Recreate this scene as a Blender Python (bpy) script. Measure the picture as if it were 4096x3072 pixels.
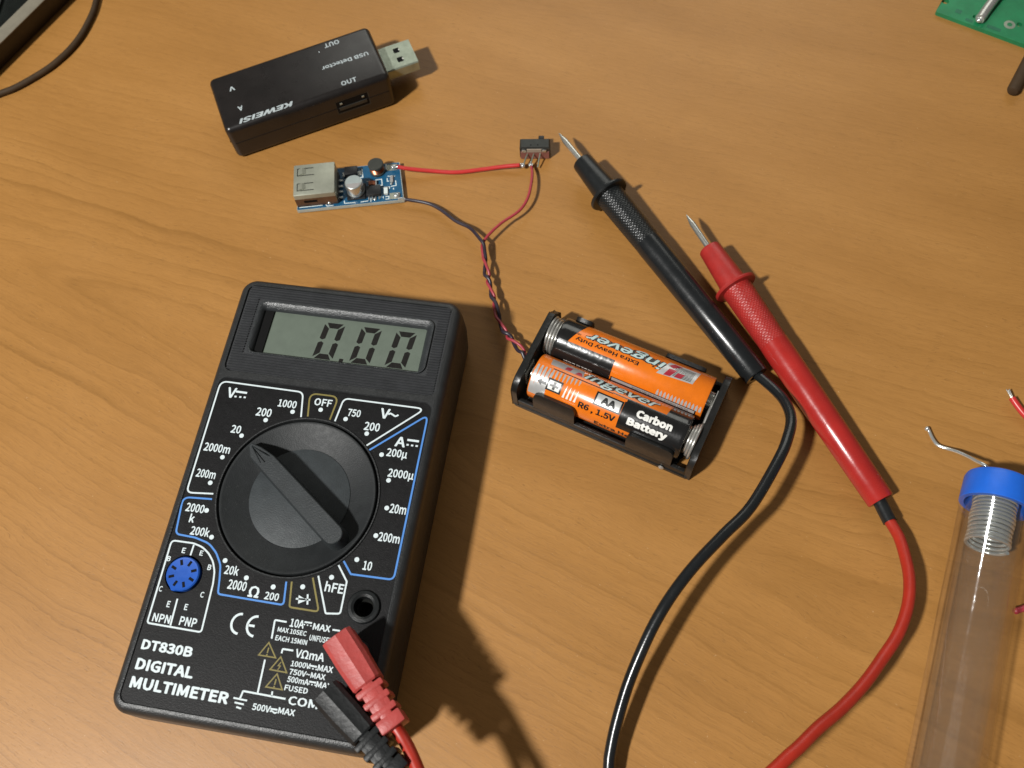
import bpy, bmesh, math, random
from mathutils import Vector, Matrix
random.seed(7)
PI = math.pi
R = math.radians
for o in list(bpy.data.objects):
    bpy.data.objects.remove(o)
scene = bpy.context.scene
C = scene.collection

# ------------------------------------------------------------------ camera
cam_d = bpy.data.cameras.new("camera")
cam = bpy.data.objects.new("camera", cam_d)
C.objects.link(cam)
cam_d.sensor_width = 36.0
cam_d.sensor_fit = 'HORIZONTAL'
cam_d.lens = 1.82 * 18.0
cam_d.clip_start = 0.01
cam_d.clip_end = 20.0
cam.matrix_world = Matrix(((0.988386, 0.151963, -0.000000, -0.000000),
    (-0.138324, 0.899676, -0.414064, -0.121481),
    (-0.062923, 0.409255, 0.910248, 0.267054),
    (0.000000, 0.000000, 0.000000, 1.000000)))
cam_d.dof.use_dof = True
cam_d.dof.focus_distance = 0.268
cam_d.dof.aperture_fstop = 21.0
scene.camera = cam

# ------------------------------------------------------------------ light
world = bpy.data.worlds.new("World")
scene.world = world
world.use_nodes = True
bg = world.node_tree.nodes["Background"]
bg.inputs[0].default_value = (1.0, 0.93, 0.86, 1)
bg.inputs[1].default_value = 0.10

LAMP = Vector((-0.853, -0.459, 1.274))
ld = bpy.data.lights.new("room_lamp", 'AREA')
ld.shape = 'DISK'
ld.size = 0.11
ld.energy = 33.8
ld.color = (1.0, 0.985, 0.95)
lamp = bpy.data.objects.new("room_lamp", ld)
C.objects.link(lamp)
lamp.location = LAMP
lamp.rotation_euler = (Vector((0.02, 0.02, 0)) - LAMP).to_track_quat('-Z', 'Y').to_euler()

# added soft area light beyond the far edge, for pale sheen and fill
pd = bpy.data.lights.new("far_fill", 'AREA')
pd.shape = 'RECTANGLE'
pd.size = 1.1
pd.size_y = 0.7
pd.energy = 5.2
pd.color = (1.0, 1.0, 0.92)
glow = bpy.data.objects.new("far_fill", pd)
C.objects.link(glow)
glow.location = (0.35, 1.25, 0.95)
glow.rotation_euler = (Vector((0.05, 0.05, 0)) - glow.location).to_track_quat('-Z', 'Y').to_euler()

scene.view_settings.view_transform = 'Standard'
scene.view_settings.look = 'None'
scene.view_settings.exposure = 0.0
scene.view_settings.gamma = 1.0
scene.cycles.use_denoising = True
scene.cycles.max_bounces = 10
scene.cycles.transmission_bounces = 10
scene.cycles.transparent_max_bounces = 8
scene.cycles.sample_clamp_indirect = 4.0

# ------------------------------------------------------------------ materials
def new_mat(name):
    m = bpy.data.materials.new(name)
    m.use_nodes = True
    nt = m.node_tree
    return m, nt, nt.nodes["Principled BSDF"]

class NB:
    """tiny node helper"""
    def __init__(s, nt):
        s.nt = nt
    def n(s, typ, **kw):
        k = s.nt.nodes.new(typ)
        for a, v in kw.items():
            setattr(k, a, v)
        return k
    def link(s, a, b):
        s.nt.links.new(a, b)
    def val(s, sock, v):
        if hasattr(v, 'is_output'):
            s.link(v, sock)
        else:
            sock.default_value = v
    def m(s, op, a, b=0.0, c=0.0, clamp=False):
        k = s.n('ShaderNodeMath', operation=op, use_clamp=clamp)
        s.val(k.inputs[0], a); s.val(k.inputs[1], b)
        if len(k.inputs) > 2:
            s.val(k.inputs[2], c)
        return k.outputs[0]
    def comb(s, x, y, z=0.0):
        k = s.n('ShaderNodeCombineXYZ')
        s.val(k.inputs[0], x); s.val(k.inputs[1], y); s.val(k.inputs[2], z)
        return k.outputs[0]
    def noise(s, vec, scale, detail=2.0, rough=0.5, dist=0.0):
        k = s.n('ShaderNodeTexNoise')
        s.val(k.inputs['Vector'], vec)
        k.inputs['Scale'].default_value = scale
        k.inputs['Detail'].default_value = detail
        k.inputs['Roughness'].default_value = rough
        k.inputs['Distortion'].default_value = dist
        return k.outputs[0]
    def ramp(s, f, stops, interp='LINEAR'):
        k = s.n('ShaderNodeValToRGB')
        cr = k.color_ramp
        cr.interpolation = interp
        while len(cr.elements) < len(stops):
            cr.elements.new(0.5)
        for e, (p, c) in zip(cr.elements, stops):
            e.position = p
            e.color = (c[0], c[1], c[2], 1) if not isinstance(c, (int, float)) else (c, c, c, 1)
        s.val(k.inputs[0], f)
        return k.outputs[0]
    def mix(s, f, a, b, blend='MIX'):
        k = s.n('ShaderNodeMix', data_type='RGBA', blend_type=blend)
        s.val(k.inputs[0], f)
        for i, v in ((6, a), (7, b)):
            if isinstance(v, tuple):
                v = (v[0], v[1], v[2], 1)
            s.val(k.inputs[i], v)
        return k.outputs[2]
    def bump(s, h, strength, dist):
        k = s.n('ShaderNodeBump')
        k.inputs['Strength'].default_value = strength
        k.inputs['Distance'].default_value = dist
        s.val(k.inputs['Height'], h)
        return k.outputs[0]

def plastic(name, col, rough=0.45, var=0.12, grain=0.0, gscale=2500.0, spec=0.5, metal=0.0, rvar=0.1, coat=0.0, blot=300.0, dust=0.0):
    m, nt, b = new_mat(name)
    q = NB(nt)
    tc = q.n('ShaderNodeTexCoord').outputs['Object']
    n1 = q.noise(tc, blot, 3.0, 0.6)
    c2 = tuple(c * (1 - var) for c in col); c3 = tuple(min(1, c * (1 + var)) for c in col)
    colr = q.ramp(n1, [(0.3, c2), (0.7, c3)])
    if dust > 0:    # settled dust: sparse pale specks and faint patches
        sp = q.ramp(q.noise(tc, 1300.0, 2.0, 0.7), [(0.66, 0.0), (0.74, 1.0)])
        pt = q.ramp(q.noise(tc, 70.0, 3.0, 0.6), [(0.35, 0.15), (0.7, 1.0)])
        colr = q.mix(q.m('MULTIPLY', q.m('MULTIPLY', sp, pt), dust), colr, (0.16, 0.155, 0.145))
    q.link(colr, b.inputs['Base Color'])
    n2 = q.noise(tc, blot * 2.3, 4.0, 0.65)
    q.link(q.m('ADD', q.m('MULTIPLY', q.m('SUBTRACT', n2, 0.5), 2 * rvar), rough, clamp=True), b.inputs['Roughness'])
    b.inputs['Metallic'].default_value = metal
    b.inputs['Specular IOR Level'].default_value = spec
    b.inputs['Coat Weight'].default_value = coat
    b.inputs['Coat Roughness'].default_value = 0.15
    if grain > 0:
        g = q.noise(tc, gscale, 2.0, 0.6)
        q.link(q.bump(g, grain, 0.0002), b.inputs['Normal'])
    return m

MAT = {}
MAT['case'] = plastic('case_black_plastic', (0.018, 0.0193, 0.020), 0.42, 0.2, 0.55, 2600.0, 0.55, dust=0.35)
MAT['frame'] = plastic('display_frame_plastic', (0.024, 0.027, 0.029), 0.36, 0.15, 0.7, 2600.0, 0.65)
MAT['panel'] = plastic('panel_satin_black', (0.0055, 0.0055, 0.006), 0.46, 0.2, 0.25, 3000.0, 0.28, dust=0.22)
MAT['rib'] = plastic('ribbed_black_plastic', (0.030, 0.0315, 0.034), 0.48, 0.15, 0.4, 2600.0, 0.5)
MAT['knob'] = plastic('knob_black_plastic', (0.016, 0.018, 0.019), 0.52, 0.12, 0.3, 3000.0, 0.32, dust=0.25)
MAT['knob2'] = plastic('knob_grained_plastic', (0.032, 0.038, 0.041), 0.56, 0.14, 0.4, 2600.0, 0.38, dust=0.35)
MAT['knob3'] = plastic('knob_bar_plastic', (0.022, 0.026, 0.028), 0.54, 0.14, 0.4, 2600.0, 0.36, dust=0.35)
MAT['dark'] = plastic('dark_recess', (0.004, 0.004, 0.004), 0.7, 0.1, spec=0.15)
MAT['w'] = plastic('white_print', (0.62, 0.70, 0.72), 0.5, 0.06, blot=900.0)
MAT['W'] = MAT['w']
MAT['b'] = plastic('blue_print', (0.075, 0.24, 0.62), 0.5, 0.06)
MAT['y'] = plastic('olive_print', (0.20, 0.165, 0.045), 0.5, 0.08)
MAT['lcd'] = plastic('lcd_glass', (0.108, 0.134, 0.106), 0.5, 0.06, coat=0.3)
MAT['lcdink'] = plastic('lcd_ink', (0.006, 0.005, 0.004), 0.4, 0.1)
MAT['sockblue'] = plastic('socket_blue', (0.012, 0.085, 0.42), 0.38, 0.1)
MAT['red'] = plastic('red_rubber', (0.34, 0.022, 0.018), 0.40, 0.12, 0.2, 2000.0)
MAT['redcable'] = plastic('red_cable_pvc', (0.36, 0.022, 0.010), 0.40, 0.08)
MAT['redplug'] = plastic('red_plug_rubber', (0.38, 0.052, 0.046), 0.47, 0.1, 0.35, 1200.0)
MAT['black'] = plastic('black_rubber', (0.010, 0.0115, 0.012), 0.32, 0.15, 0.15, 2000.0)
MAT['blackgloss'] = plastic('black_gloss_plastic', (0.010, 0.0115, 0.0125), 0.25, 0.15, 0.08, 2000.0, 0.55, rvar=0.14, blot=120.0)
MAT['redgloss'] = plastic('red_gloss_plastic', (0.35, 0.020, 0.016), 0.25, 0.10, 0.08, 2000.0, 0.55, rvar=0.14, blot=120.0)
MAT['blackplug'] = plastic('black_plug_rubber', (0.010, 0.011, 0.0115), 0.47, 0.2, 0.5, 900.0, 0.32)
MAT['steel'] = plastic('bright_steel', (0.60, 0.60, 0.55), 0.26, 0.08, metal=0.82)
MAT['spring'] = plastic('spring_steel', (0.46, 0.45, 0.42), 0.27, 0.1, metal=0.65)
MAT['tin'] = plastic('dull_tin', (0.36, 0.37, 0.30), 0.45, 0.08, 0.2, 900.0, metal=0.55)
MAT['tin2'] = plastic('brushed_tin', (0.32, 0.36, 0.285), 0.36, 0.14, 0.2, 1500.0, metal=0.65)
MAT['solder'] = plastic('solder', (0.66, 0.69, 0.67), 0.18, 0.06, metal=0.75)
MAT['holder'] = plastic('holder_black', (0.010, 0.010, 0.0095), 0.36, 0.2, 0.3, 900.0)
MAT['orange'] = plastic('battery_orange', (0.72, 0.165, 0.008), 0.26, 0.07, 0.12, 500.0, coat=0.4)
MAT['batblack'] = plastic('battery_black', (0.009, 0.009, 0.009), 0.20, 0.15, 0.35, 350.0, coat=0.5)
MAT['silverprint'] = plastic('battery_silver_print', (0.50, 0.50, 0.49), 0.34, 0.08, metal=0.35, coat=0.3)
MAT['whiteprint'] = plastic('battery_white_print', (0.72, 0.72, 0.68), 0.3, 0.05, coat=0.3)
MAT['greyprint'] = plastic('battery_grey_print', (0.30, 0.285, 0.275), 0.35, 0.08, coat=0.3)
MAT['paleprint'] = plastic('battery_pale_blue_print', (0.42, 0.55, 0.54), 0.3, 0.06, coat=0.3)
MAT['redprint'] = plastic('battery_red_print', (0.33, 0.02, 0.035), 0.3, 0.06, coat=0.3)
MAT['blackprint'] = plastic('black_print', (0.008, 0.008, 0.008), 0.35, 0.1)
MAT['detprint'] = plastic('detector_print', (0.40, 0.45, 0.46), 0.5, 0.1)
MAT['detector'] = plastic('detector_gloss_black', (0.0125, 0.0105, 0.0098), 0.30, 0.25, 0.05, 900.0, blot=120.0)
MAT['pcbblue'] = plastic('pcb_blue', (0.009, 0.080, 0.165), 0.3, 0.15, 0.15, 1200.0)
MAT['pcbedge'] = plastic('pcb_edge', (0.42, 0.45, 0.40), 0.6, 0.1)
MAT['pcbgreen'] = plastic('pcb_green', (0.010, 0.175, 0.065), 0.38, 0.18, 0.1, 900.0, blot=150.0)
MAT['pcbgreen2'] = plastic('pcb_green_trace', (0.012, 0.12, 0.060), 0.38, 0.12)
MAT['chip'] = plastic('chip_epoxy', (0.008, 0.008, 0.009), 0.42, 0.2)
MAT['ferrite'] = plastic('ferrite', (0.032, 0.034, 0.028), 0.5, 0.15, 0.3, 1800.0)
MAT['copper'] = plastic('enamelled_copper', (0.30, 0.10, 0.05), 0.3, 0.15, metal=0.7)
MAT['alu'] = plastic('aluminium_can', (0.60, 0.64, 0.62), 0.28, 0.06, metal=0.85)
MAT['alutop'] = plastic('aluminium_top', (0.44, 0.50, 0.49), 0.45, 0.06, metal=0.6)
MAT['silk'] = plastic('silkscreen', (0.62, 0.70, 0.70), 0.5, 0.05)
MAT['wirered'] = plastic('red_wire', (0.50, 0.030, 0.028), 0.33, 0.08)
MAT['wirepink'] = plastic('pink_wire', (0.34, 0.036, 0.050), 0.40, 0.10)
MAT['wireblack'] = plastic('dark_wire', (0.026, 0.019, 0.030), 0.36, 0.1)
MAT['switchcan'] = plastic('switch_can', (0.050, 0.052, 0.048), 0.42, 0.15, metal=0.6)
MAT['phenolic'] = plastic('phenolic', (0.22, 0.085, 0.068), 0.5, 0.15)
MAT['beige'] = plastic('beige_flap', (0.32, 0.26, 0.20), 0.5, 0.1)
MAT['cap'] = plastic('cap_blue', (0.012, 0.125, 0.62), 0.40, 0.06)
MAT['rim'] = plastic('grey_rim', (0.20, 0.18, 0.135), 0.55, 0.08)
MAT['slab'] = plastic('slab_black', (0.006, 0.008, 0.007), 0.25, 0.2)
MAT['slabside'] = plastic('slab_side', (0.020, 0.014, 0.009), 0.5, 0.2)
MAT['darkbrown'] = plastic('dark_brown', (0.050, 0.030, 0.015), 0.65, 0.15, spec=0.25)  # matte brown of the rod; also paints in the wire's shadow
MAT['shell_side_reflection'] = plastic('shell_reflection_metal', (0.13, 0.075, 0.045), 0.3, 0.2, metal=0.5)  # brown base colour paints in the wood reflected by the tin shell
MAT['white'] = plastic('white_plastic', (0.62, 0.68, 0.66), 0.4, 0.05)
MAT['plasticblue'] = plastic('blue_tongue', (0.02, 0.03, 0.35), 0.4, 0.05)

def tube_mat(name, tint, haze, rough):
    """thin clear plastic skin: transparent, with a Fresnel gloss and a little milky scatter"""
    m, nt, b = new_mat(name)
    q = NB(nt)
    nt.nodes.remove(b)
    out = [k for k in nt.nodes if k.type == 'OUTPUT_MATERIAL'][0]
    tc = q.n('ShaderNodeTexCoord').outputs['Object']
    tr = q.n('ShaderNodeBsdfTransparent')
    n = q.noise(tc, 160.0, 3.0, 0.6)
    q.link(q.ramp(n, [(0.3, tuple(c * 0.97 for c in tint)), (0.7, tint)]), tr.inputs[0])
    df = q.n('ShaderNodeBsdfDiffuse'); df.inputs[0].default_value = (0.45, 0.50, 0.45, 1)
    gl = q.n('ShaderNodeBsdfGlossy'); gl.inputs[0].default_value = (1, 1, 1, 1); gl.inputs['Roughness'].default_value = rough
    q.link(q.bump(q.noise(tc, 90.0, 3.0, 0.55), 0.10, 0.0008), gl.inputs['Normal'])
    ge = q.n('ShaderNodeNewGeometry')
    dp = q.n('ShaderNodeVectorMath', operation='DOT_PRODUCT')
    q.link(ge.outputs['Normal'], dp.inputs[0]); q.link(ge.outputs['Incoming'], dp.inputs[1])
    cs = q.m('SUBTRACT', 1.0, q.m('ABSOLUTE', dp.outputs['Value']), clamp=True)
    fres = q.m('ADD', q.m('MULTIPLY', q.m('POWER', cs, 5.0), 0.6), 0.035)
    m1 = q.n('ShaderNodeMixShader'); q.link(q.m('MULTIPLY', q.m('ADD', q.noise(tc, 300.0, 4.0, 0.65), 0.5), haze), m1.inputs[0])
    q.link(tr.outputs[0], m1.inputs[1]); q.link(df.outputs[0], m1.inputs[2])
    m2 = q.n('ShaderNodeMixShader'); q.link(fres, m2.inputs[0])
    q.link(m1.outputs[0], m2.inputs[1]); q.link(gl.outputs[0], m2.inputs[2])
    q.link(m2.outputs[0], out.inputs['Surface'])
    return m
MAT['clear'] = tube_mat('clear_plastic', (0.975, 0.965, 0.96), 0.014, 0.05)
MAT['bore'] = tube_mat('clear_plastic_bore', (0.945, 0.94, 0.935), 0.032, 0.06)


def wood_mat():
    m, nt, b = new_mat('wood_laminate')
    q = NB(nt)
    tc = q.n('ShaderNodeTexCoord').outputs['Object']
    sep = q.n('ShaderNodeSeparateXYZ')
    q.link(tc, sep.inputs[0])
    x = q.m('MULTIPLY', sep.outputs[0], 1000.0)
    y = q.m('MULTIPLY', sep.outputs[1], 1000.0)
    ca, sa = math.cos(R(-32.5)), math.sin(R(-32.5))
    u = q.m('ADD', q.m('MULTIPLY', x, ca), q.m('MULTIPLY', y, sa))
    v = q.m('ADD', q.m('MULTIPLY', x, -sa), q.m('MULTIPLY', y, ca))
    v = q.m('ADD', v, 24.0)
    uu = q.m('ADD', u, 172.0)
    # slow wander of the grain, plus small ripples
    w1 = q.m('MULTIPLY', q.m('SUBTRACT', q.noise(q.comb(q.m('MULTIPLY', u, 0.012), q.m('MULTIPLY', v, 0.03)), 1.0, 2.0), 0.5), 11.0)
    w2 = q.m('MULTIPLY', q.m('SUBTRACT', q.noise(q.comb(q.m('MULTIPLY', u, 0.06), q.m('MULTIPLY', v, 0.15)), 1.0, 3.0, 0.6), 0.5), 2.8)
    w3 = q.m('MULTIPLY', q.m('SUBTRACT', q.noise(q.comb(q.m('MULTIPLY', u, 0.35), q.m('MULTIPLY', v, 0.6)), 1.0, 3.0, 0.6), 0.5), 0.9)
    vv = q.m('ADD', v, q.m('ADD', q.m('ADD', w1, w2), w3))
    r = q.m('SQRT', q.m('ADD', q.m('MULTIPLY', vv, vv), 60.0))
    r = q.m('SUBTRACT', r, q.m('MULTIPLY', uu, 0.085))
    r = q.m('ADD', r, 30.0)
    # ring density grows away from the heart of the figure
    ph = q.m('ADD', q.m('MULTIPLY', r, 0.150), q.m('MULTIPLY', q.m('MULTIPLY', r, r), 0.0008))
    jit = q.m('MULTIPLY', q.noise(q.comb(q.m('MULTIPLY', r, 0.11), 3.3), 1.0, 2.0), 2.6)
    ph = q.m('ADD', ph, jit)
    fr = q.m('FRACT', ph)
    amp = q.noise(q.comb(q.m('MULTIPLY', q.m('FLOOR', ph), 0.73), q.m('MULTIPLY', u, 0.008)), 1.0, 2.0)
    amp = q.m('MULTIPLY', q.m('SUBTRACT', amp, 0.28), 2.0, clamp=True)
    saw = q.ramp(fr, [(0.0, 0.0), (0.45, 0.10), (0.82, 0.42), (0.955, 1.0), (1.0, 0.0)])
    fade = q.ramp(q.m('DIVIDE', v, 200.0), [(0.15, 1.0), (0.55, 0.5)])
    late = q.m('MULTIPLY', saw, q.m('MULTIPLY', amp, fade))
    base = q.ramp(q.noise(q.comb(q.m('MULTIPLY', u, 0.010), q.m('MULTIPLY', v, 0.045)), 1.0, 3.0, 0.55),
                  [(0.25, (0.314, 0.146, 0.034)), (0.5, (0.356, 0.169, 0.042)), (0.75, (0.394, 0.192, 0.051))])
    col = q.mix(q.m('MULTIPLY', late, 0.58), base, (0.195, 0.086, 0.015))
    # fine fibres and short dark pores, both following the local run of the grain
    g = q.m('SUBTRACT', vv, q.m('MULTIPLY', q.m('MULTIPLY', uu, 0.085), q.m('SIGN', vv)))
    fib = q.noise(q.comb(q.m('MULTIPLY', u, 0.14), q.m('MULTIPLY', g, 2.6)), 1.0, 3.0, 0.7)
    col = q.mix(0.65, col, q.ramp(fib, [(0.28, (0.80, 0.78, 0.74)), (0.5, (1, 1, 1)), (0.75, (1.13, 1.13, 1.15))]), 'MULTIPLY')
    por = q.noise(q.comb(q.m('MULTIPLY', u, 0.34), q.m('MULTIPLY', g, 3.4)), 1.0, 2.0, 0.6)
    pmask = q.ramp(q.noise(q.comb(q.m('MULTIPLY', u, 0.02), q.m('MULTIPLY', g, 0.09)), 1.0, 2.0), [(0.35, 0.35), (0.65, 1.0)])
    pm = q.m('MULTIPLY', q.ramp(por, [(0.60, 0.0), (0.68, 1.0)]), pmask)
    col = q.mix(q.m('MULTIPLY', pm, 0.44), col, (0.150, 0.070, 0.017))
    # pale flecks of dust
    fl = q.noise(q.comb(q.m('MULTIPLY', x, 0.9), q.m('MULTIPLY', y, 0.9)), 1.0, 2.0, 0.7)
    col = q.mix(q.m('MULTIPLY', q.ramp(fl, [(0.70, 0.0), (0.77, 1.0)]), 0.30), col, (0.70, 0.50, 0.30))
    q.link(col, b.inputs['Base Color'])
    rn = q.noise(tc, 60.0, 4.0, 0.6)
    q.link(q.m('ADD', q.m('MULTIPLY', rn, 0.10), 0.40), b.inputs['Roughness'])
    b.inputs['Specular IOR Level'].default_value = 0.42
    h = q.m('SUBTRACT', q.m('MULTIPLY', fib, 0.5), q.m('MULTIPLY', pm, 0.6))
    fine = q.noise(tc, 1500.0, 2.0, 0.6)
    q.link(q.bump(q.m('ADD', h, q.m('MULTIPLY', fine, 0.5)), 0.16, 0.0002), b.inputs['Normal'])
    return m
MAT['wood'] = wood_mat()

# ------------------------------------------------------------------ mesh helpers (all in millimetres)
class MB:
    def __init__(s):
        s.v = []; s.f = []
    def add(s, vs, fs, M=None):
        o = len(s.v)
        s.v += [tuple(M @ Vector(p)) if M else tuple(p) for p in vs]
        s.f += [tuple(i + o for i in f) for f in fs]
        return s
    def bm(s, bm, M=None):
        bm.verts.ensure_lookup_table()
        for i, v in enumerate(bm.verts):
            v.index = i
        s.add([v.co[:] for v in bm.verts], [[v.index for v in f.verts] for f in bm.faces], M)
        bm.free()
        return s
    def box(s, cx, cy, cz, sx, sy, sz, bev=0.0, seg=2, M=None):
        bm = bmesh.new()
        bmesh.ops.create_cube(bm, size=1.0)
        for v in bm.verts:
            v.co = (cx + v.co.x * sx, cy + v.co.y * sy, cz + v.co.z * sz)
        if bev > 0:
            bmesh.ops.bevel(bm, geom=bm.edges[:], offset=bev, segments=seg, affect='EDGES', profile=0.5)
        return s.bm(bm, M)
    def loft(s, rings, cap0=True, cap1=True, closed=True, M=None):
        n = len(rings[0]); vs = [p for r in rings for p in r]; fs = []
        for k in range(len(rings) - 1):
            for i in range(n if closed else n - 1):
                j = (i + 1) % n
                fs.append((k * n + i, k * n + j, (k + 1) * n + j, (k + 1) * n + i))
        if cap0: fs.append(tuple(reversed(range(n))))
        if cap1: fs.append(tuple((len(rings) - 1) * n + i for i in range(n)))
        return s.add(vs, fs, M)
    def lathe(s, prof, seg=32, M=None, cap0=True, cap1=True):
        """prof: (radius, z) from bottom to top, about +Z"""
        rings = [[(r * math.cos(2 * PI * i / seg), r * math.sin(2 * PI * i / seg), z) for i in range(seg)] for r, z in prof]
        return s.loft(rings, cap0, cap1, True, M)
    def prism(s, poly, z0, z1, bev=0.0, M=None):
        if bev > 0:
            return s.loft([[(x, y, z0) for x, y in poly], [(x, y, z1 - bev) for x, y in poly],
                           [(x, y, z1) for x, y in inset(poly, bev)]], True, True, True, M)
        return s.loft([[(x, y, z0) for x, y in poly], [(x, y, z1) for x, y in poly]], True, True, True, M)
    def tube(s, path, rad, seg=12, M=None, caps=True):
        pts = [Vector(p) for p in path]
        n = len(pts); rs = rad if isinstance(rad, (list, tuple)) else [rad] * n
        t0 = (pts[1] - pts[0]).normalized()
        ref = Vector((0, 0, 1)) if abs(t0.z) < 0.9 else Vector((1, 0, 0))
        nrm = (ref - t0 * ref.dot(t0)).normalized()
        rings = []
        for i in range(n):
            t = (pts[min(i + 1, n - 1)] - pts[max(i - 1, 0)]).normalized()
            nrm = (nrm - t * nrm.dot(t)).normalized()
            b = t.cross(nrm)
            rings.append([tuple(pts[i] + (nrm * math.cos(a) + b * math.sin(a)) * rs[i]) for a in [2 * PI * k / seg for k in range(seg)]])
        return s.loft(rings, caps, caps, True, M)
    def sphere(s, c, r, M=None, sx=1, sy=1, sz=1, seg=14):
        prof = [(max(r * math.sin(PI * k / 9), 1e-4), -r * math.cos(PI * k / 9)) for k in range(10)]
        T = Matrix.Translation(c) @ Matrix.Diagonal((sx, sy, sz, 1))
        return s.lathe(prof, seg, (M @ T) if M else T)
    def plate(s, outer, holes, z, M=None):
        bm = bmesh.new(); es = []
        for loop in [outer] + holes:
            vs = [bm.verts.new((p[0], p[1], z)) for p in loop]
            es += [bm.edges.new((vs[i], vs[(i + 1) % len(vs)])) for i in range(len(vs))]
        bmesh.ops.triangle_fill(bm, use_beauty=True, use_dissolve=False, edges=es, normal=(0, 0, 1))
        for f in bm.faces:
            if f.normal.z < 0: f.normal_flip()
        return s.bm(bm, M)
    def ribbon(s, path, w, z, closed=False, M=None):
        n = len(path); L = []; Rr = []
        for i in range(n):
            p = Vector(path[i][:2])
            a = Vector(path[(i - 1) % n][:2]) if (closed or i > 0) else None
            b = Vector(path[(i + 1) % n][:2]) if (closed or i < n - 1) else None
            d1 = (p - a).normalized() if a is not None else None
            d2 = (b - p).normalized() if b is not None else None
            if d1 is None: d1 = d2
            if d2 is None: d2 = d1
            t = (d1 + d2)
            t = t.normalized() if t.length > 1e-6 else d1
            nn = Vector((-t.y, t.x)); k = max(0.35, nn.dot(Vector((-d1.y, d1.x))))
            L.append(p + nn * (w / 2 / k)); Rr.append(p - nn * (w / 2 / k))
        zz = lambda i: path[i][2] if len(path[i]) > 2 else z
        vs = [(q.x, q.y, zz(i)) for i, q in enumerate(L)] + [(q.x, q.y, zz(i)) for i, q in enumerate(Rr)]
        fs = []
        for i in range(n if closed else n - 1):
            j = (i + 1) % n
            fs.append((i, n + i, n + j, j))
        return s.add(vs, fs, M)
    def disc(s, x, y, z, r, seg=20, M=None):
        return s.add([(x + r * math.cos(2 * PI * i / seg), y + r * math.sin(2 * PI * i / seg), z) for i in range(seg)], [tuple(range(seg))], M)
    def xf(s, fn):
        s.v = [tuple(fn(Vector(p))) for p in s.v]
        return s
    def build(s, name, mat, parent=None, smooth=35.0):
        me = bpy.data.meshes.new(name)
        me.from_pydata([(a * .001, b * .001, c * .001) for a, b, c in s.v], [], s.f)
        me.materials.append(mat)
        if smooth:
            me.shade_smooth()
            me.set_sharp_from_angle(angle=R(smooth))
        o = bpy.data.objects.new(name, me)
        C.objects.link(o)
        if parent: o.parent = parent
        return o

def tag(o, label=None, cat=None, group=None, kind=None):
    if label: o['label'] = label
    if cat: o['category'] = cat
    if group: o['group'] = group
    if kind: o['kind'] = kind
    return o

def thing(name, label, cat, loc=(0, 0, 0), rz=0.0, group=None):
    o = bpy.data.objects.new(name, None)
    o.empty_display_size = 0.01
    C.objects.link(o)
    o.location = (loc[0] * .001, loc[1] * .001, loc[2] * .001)
    o.rotation_euler = (0, 0, rz)
    return tag(o, label, cat, group)

def inset(poly, d):
    n = len(poly); out = []
    for i in range(n):
        p = Vector(poly[i]); a = Vector(poly[i - 1]); b = Vector(poly[(i + 1) % n])
        d1 = (p - a).normalized(); d2 = (b - p).normalized()
        n1 = Vector((-d1.y, d1.x)); n2 = Vector((-d2.y, d2.x))
        m = n1 + n2
        m = m.normalized() if m.length > 1e-6 else n1
        out.append(tuple(p + m * (d / max(.4, m.dot(n1)))))
    return out

def fillet(pts, closed=False, n=6):
    """pts: (x, y, radius); returns points with rounded corners"""
    out = []; N = len(pts)
    for i, (x, y, r) in enumerate(pts):
        if (not closed and i in (0, N - 1)) or r <= 0:
            out.append((x, y)); continue
        p = Vector((x, y)); a = Vector(pts[i - 1][:2]); b = Vector(pts[(i + 1) % N][:2])
        da = a - p; db = b - p
        la, lb = da.length, db.length
        da /= la; db /= lb
        ang = math.acos(max(-1, min(1, da.dot(db))))
        if ang > PI - 0.02: out.append((x, y)); continue
        t = min(r / math.tan(ang / 2), la * .48, lb * .48)
        q0 = p + da * t; q2 = p + db * t
        for k in range(n + 1):
            f = k / n
            w = math.tan(0)  # noqa
            c = q0 * (1 - f) ** 2 + p * (2 * f * (1 - f)) + q2 * f * f
            # pull the quadratic towards a true arc
            out.append((c.x, c.y))
    return out

def rrect(x0, y0, x1, y1, r, n=8):
    out = []
    for cx, cy, a0 in ((x1 - r, y1 - r, 0), (x0 + r, y1 - r, 90), (x0 + r, y0 + r, 180), (x1 - r, y0 + r, 270)):
        for k in range(n + 1):
            a = R(a0 + 90 * k / n)
            out.append((cx + r * math.cos(a), cy + r * math.sin(a)))
    return out

def circ(x, y, r, n=48):
    return [(x + r * math.cos(2 * PI * i / n), y + r * math.sin(2 * PI * i / n)) for i in range(n)]

def spline(pts, step=1.5):
    P = [Vector(p) for p in pts]; out = []
    for i in range(len(P) - 1):
        p0 = P[i - 1] if i else P[0] * 2 - P[1]
        p1, p2 = P[i], P[i + 1]
        p3 = P[i + 2] if i + 2 < len(P) else P[-1] * 2 - P[-2]
        n = max(2, int((p2 - p1).length / step))
        for k in range(n):
            t = k / n
            out.append(.5 * ((2 * p1) + (p2 - p0) * t + (2 * p0 - 5 * p1 + 4 * p2 - p3) * t * t + (3 * p1 - p0 - 3 * p2 + p3) * t ** 3))
    out.append(P[-1])
    return out

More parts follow.
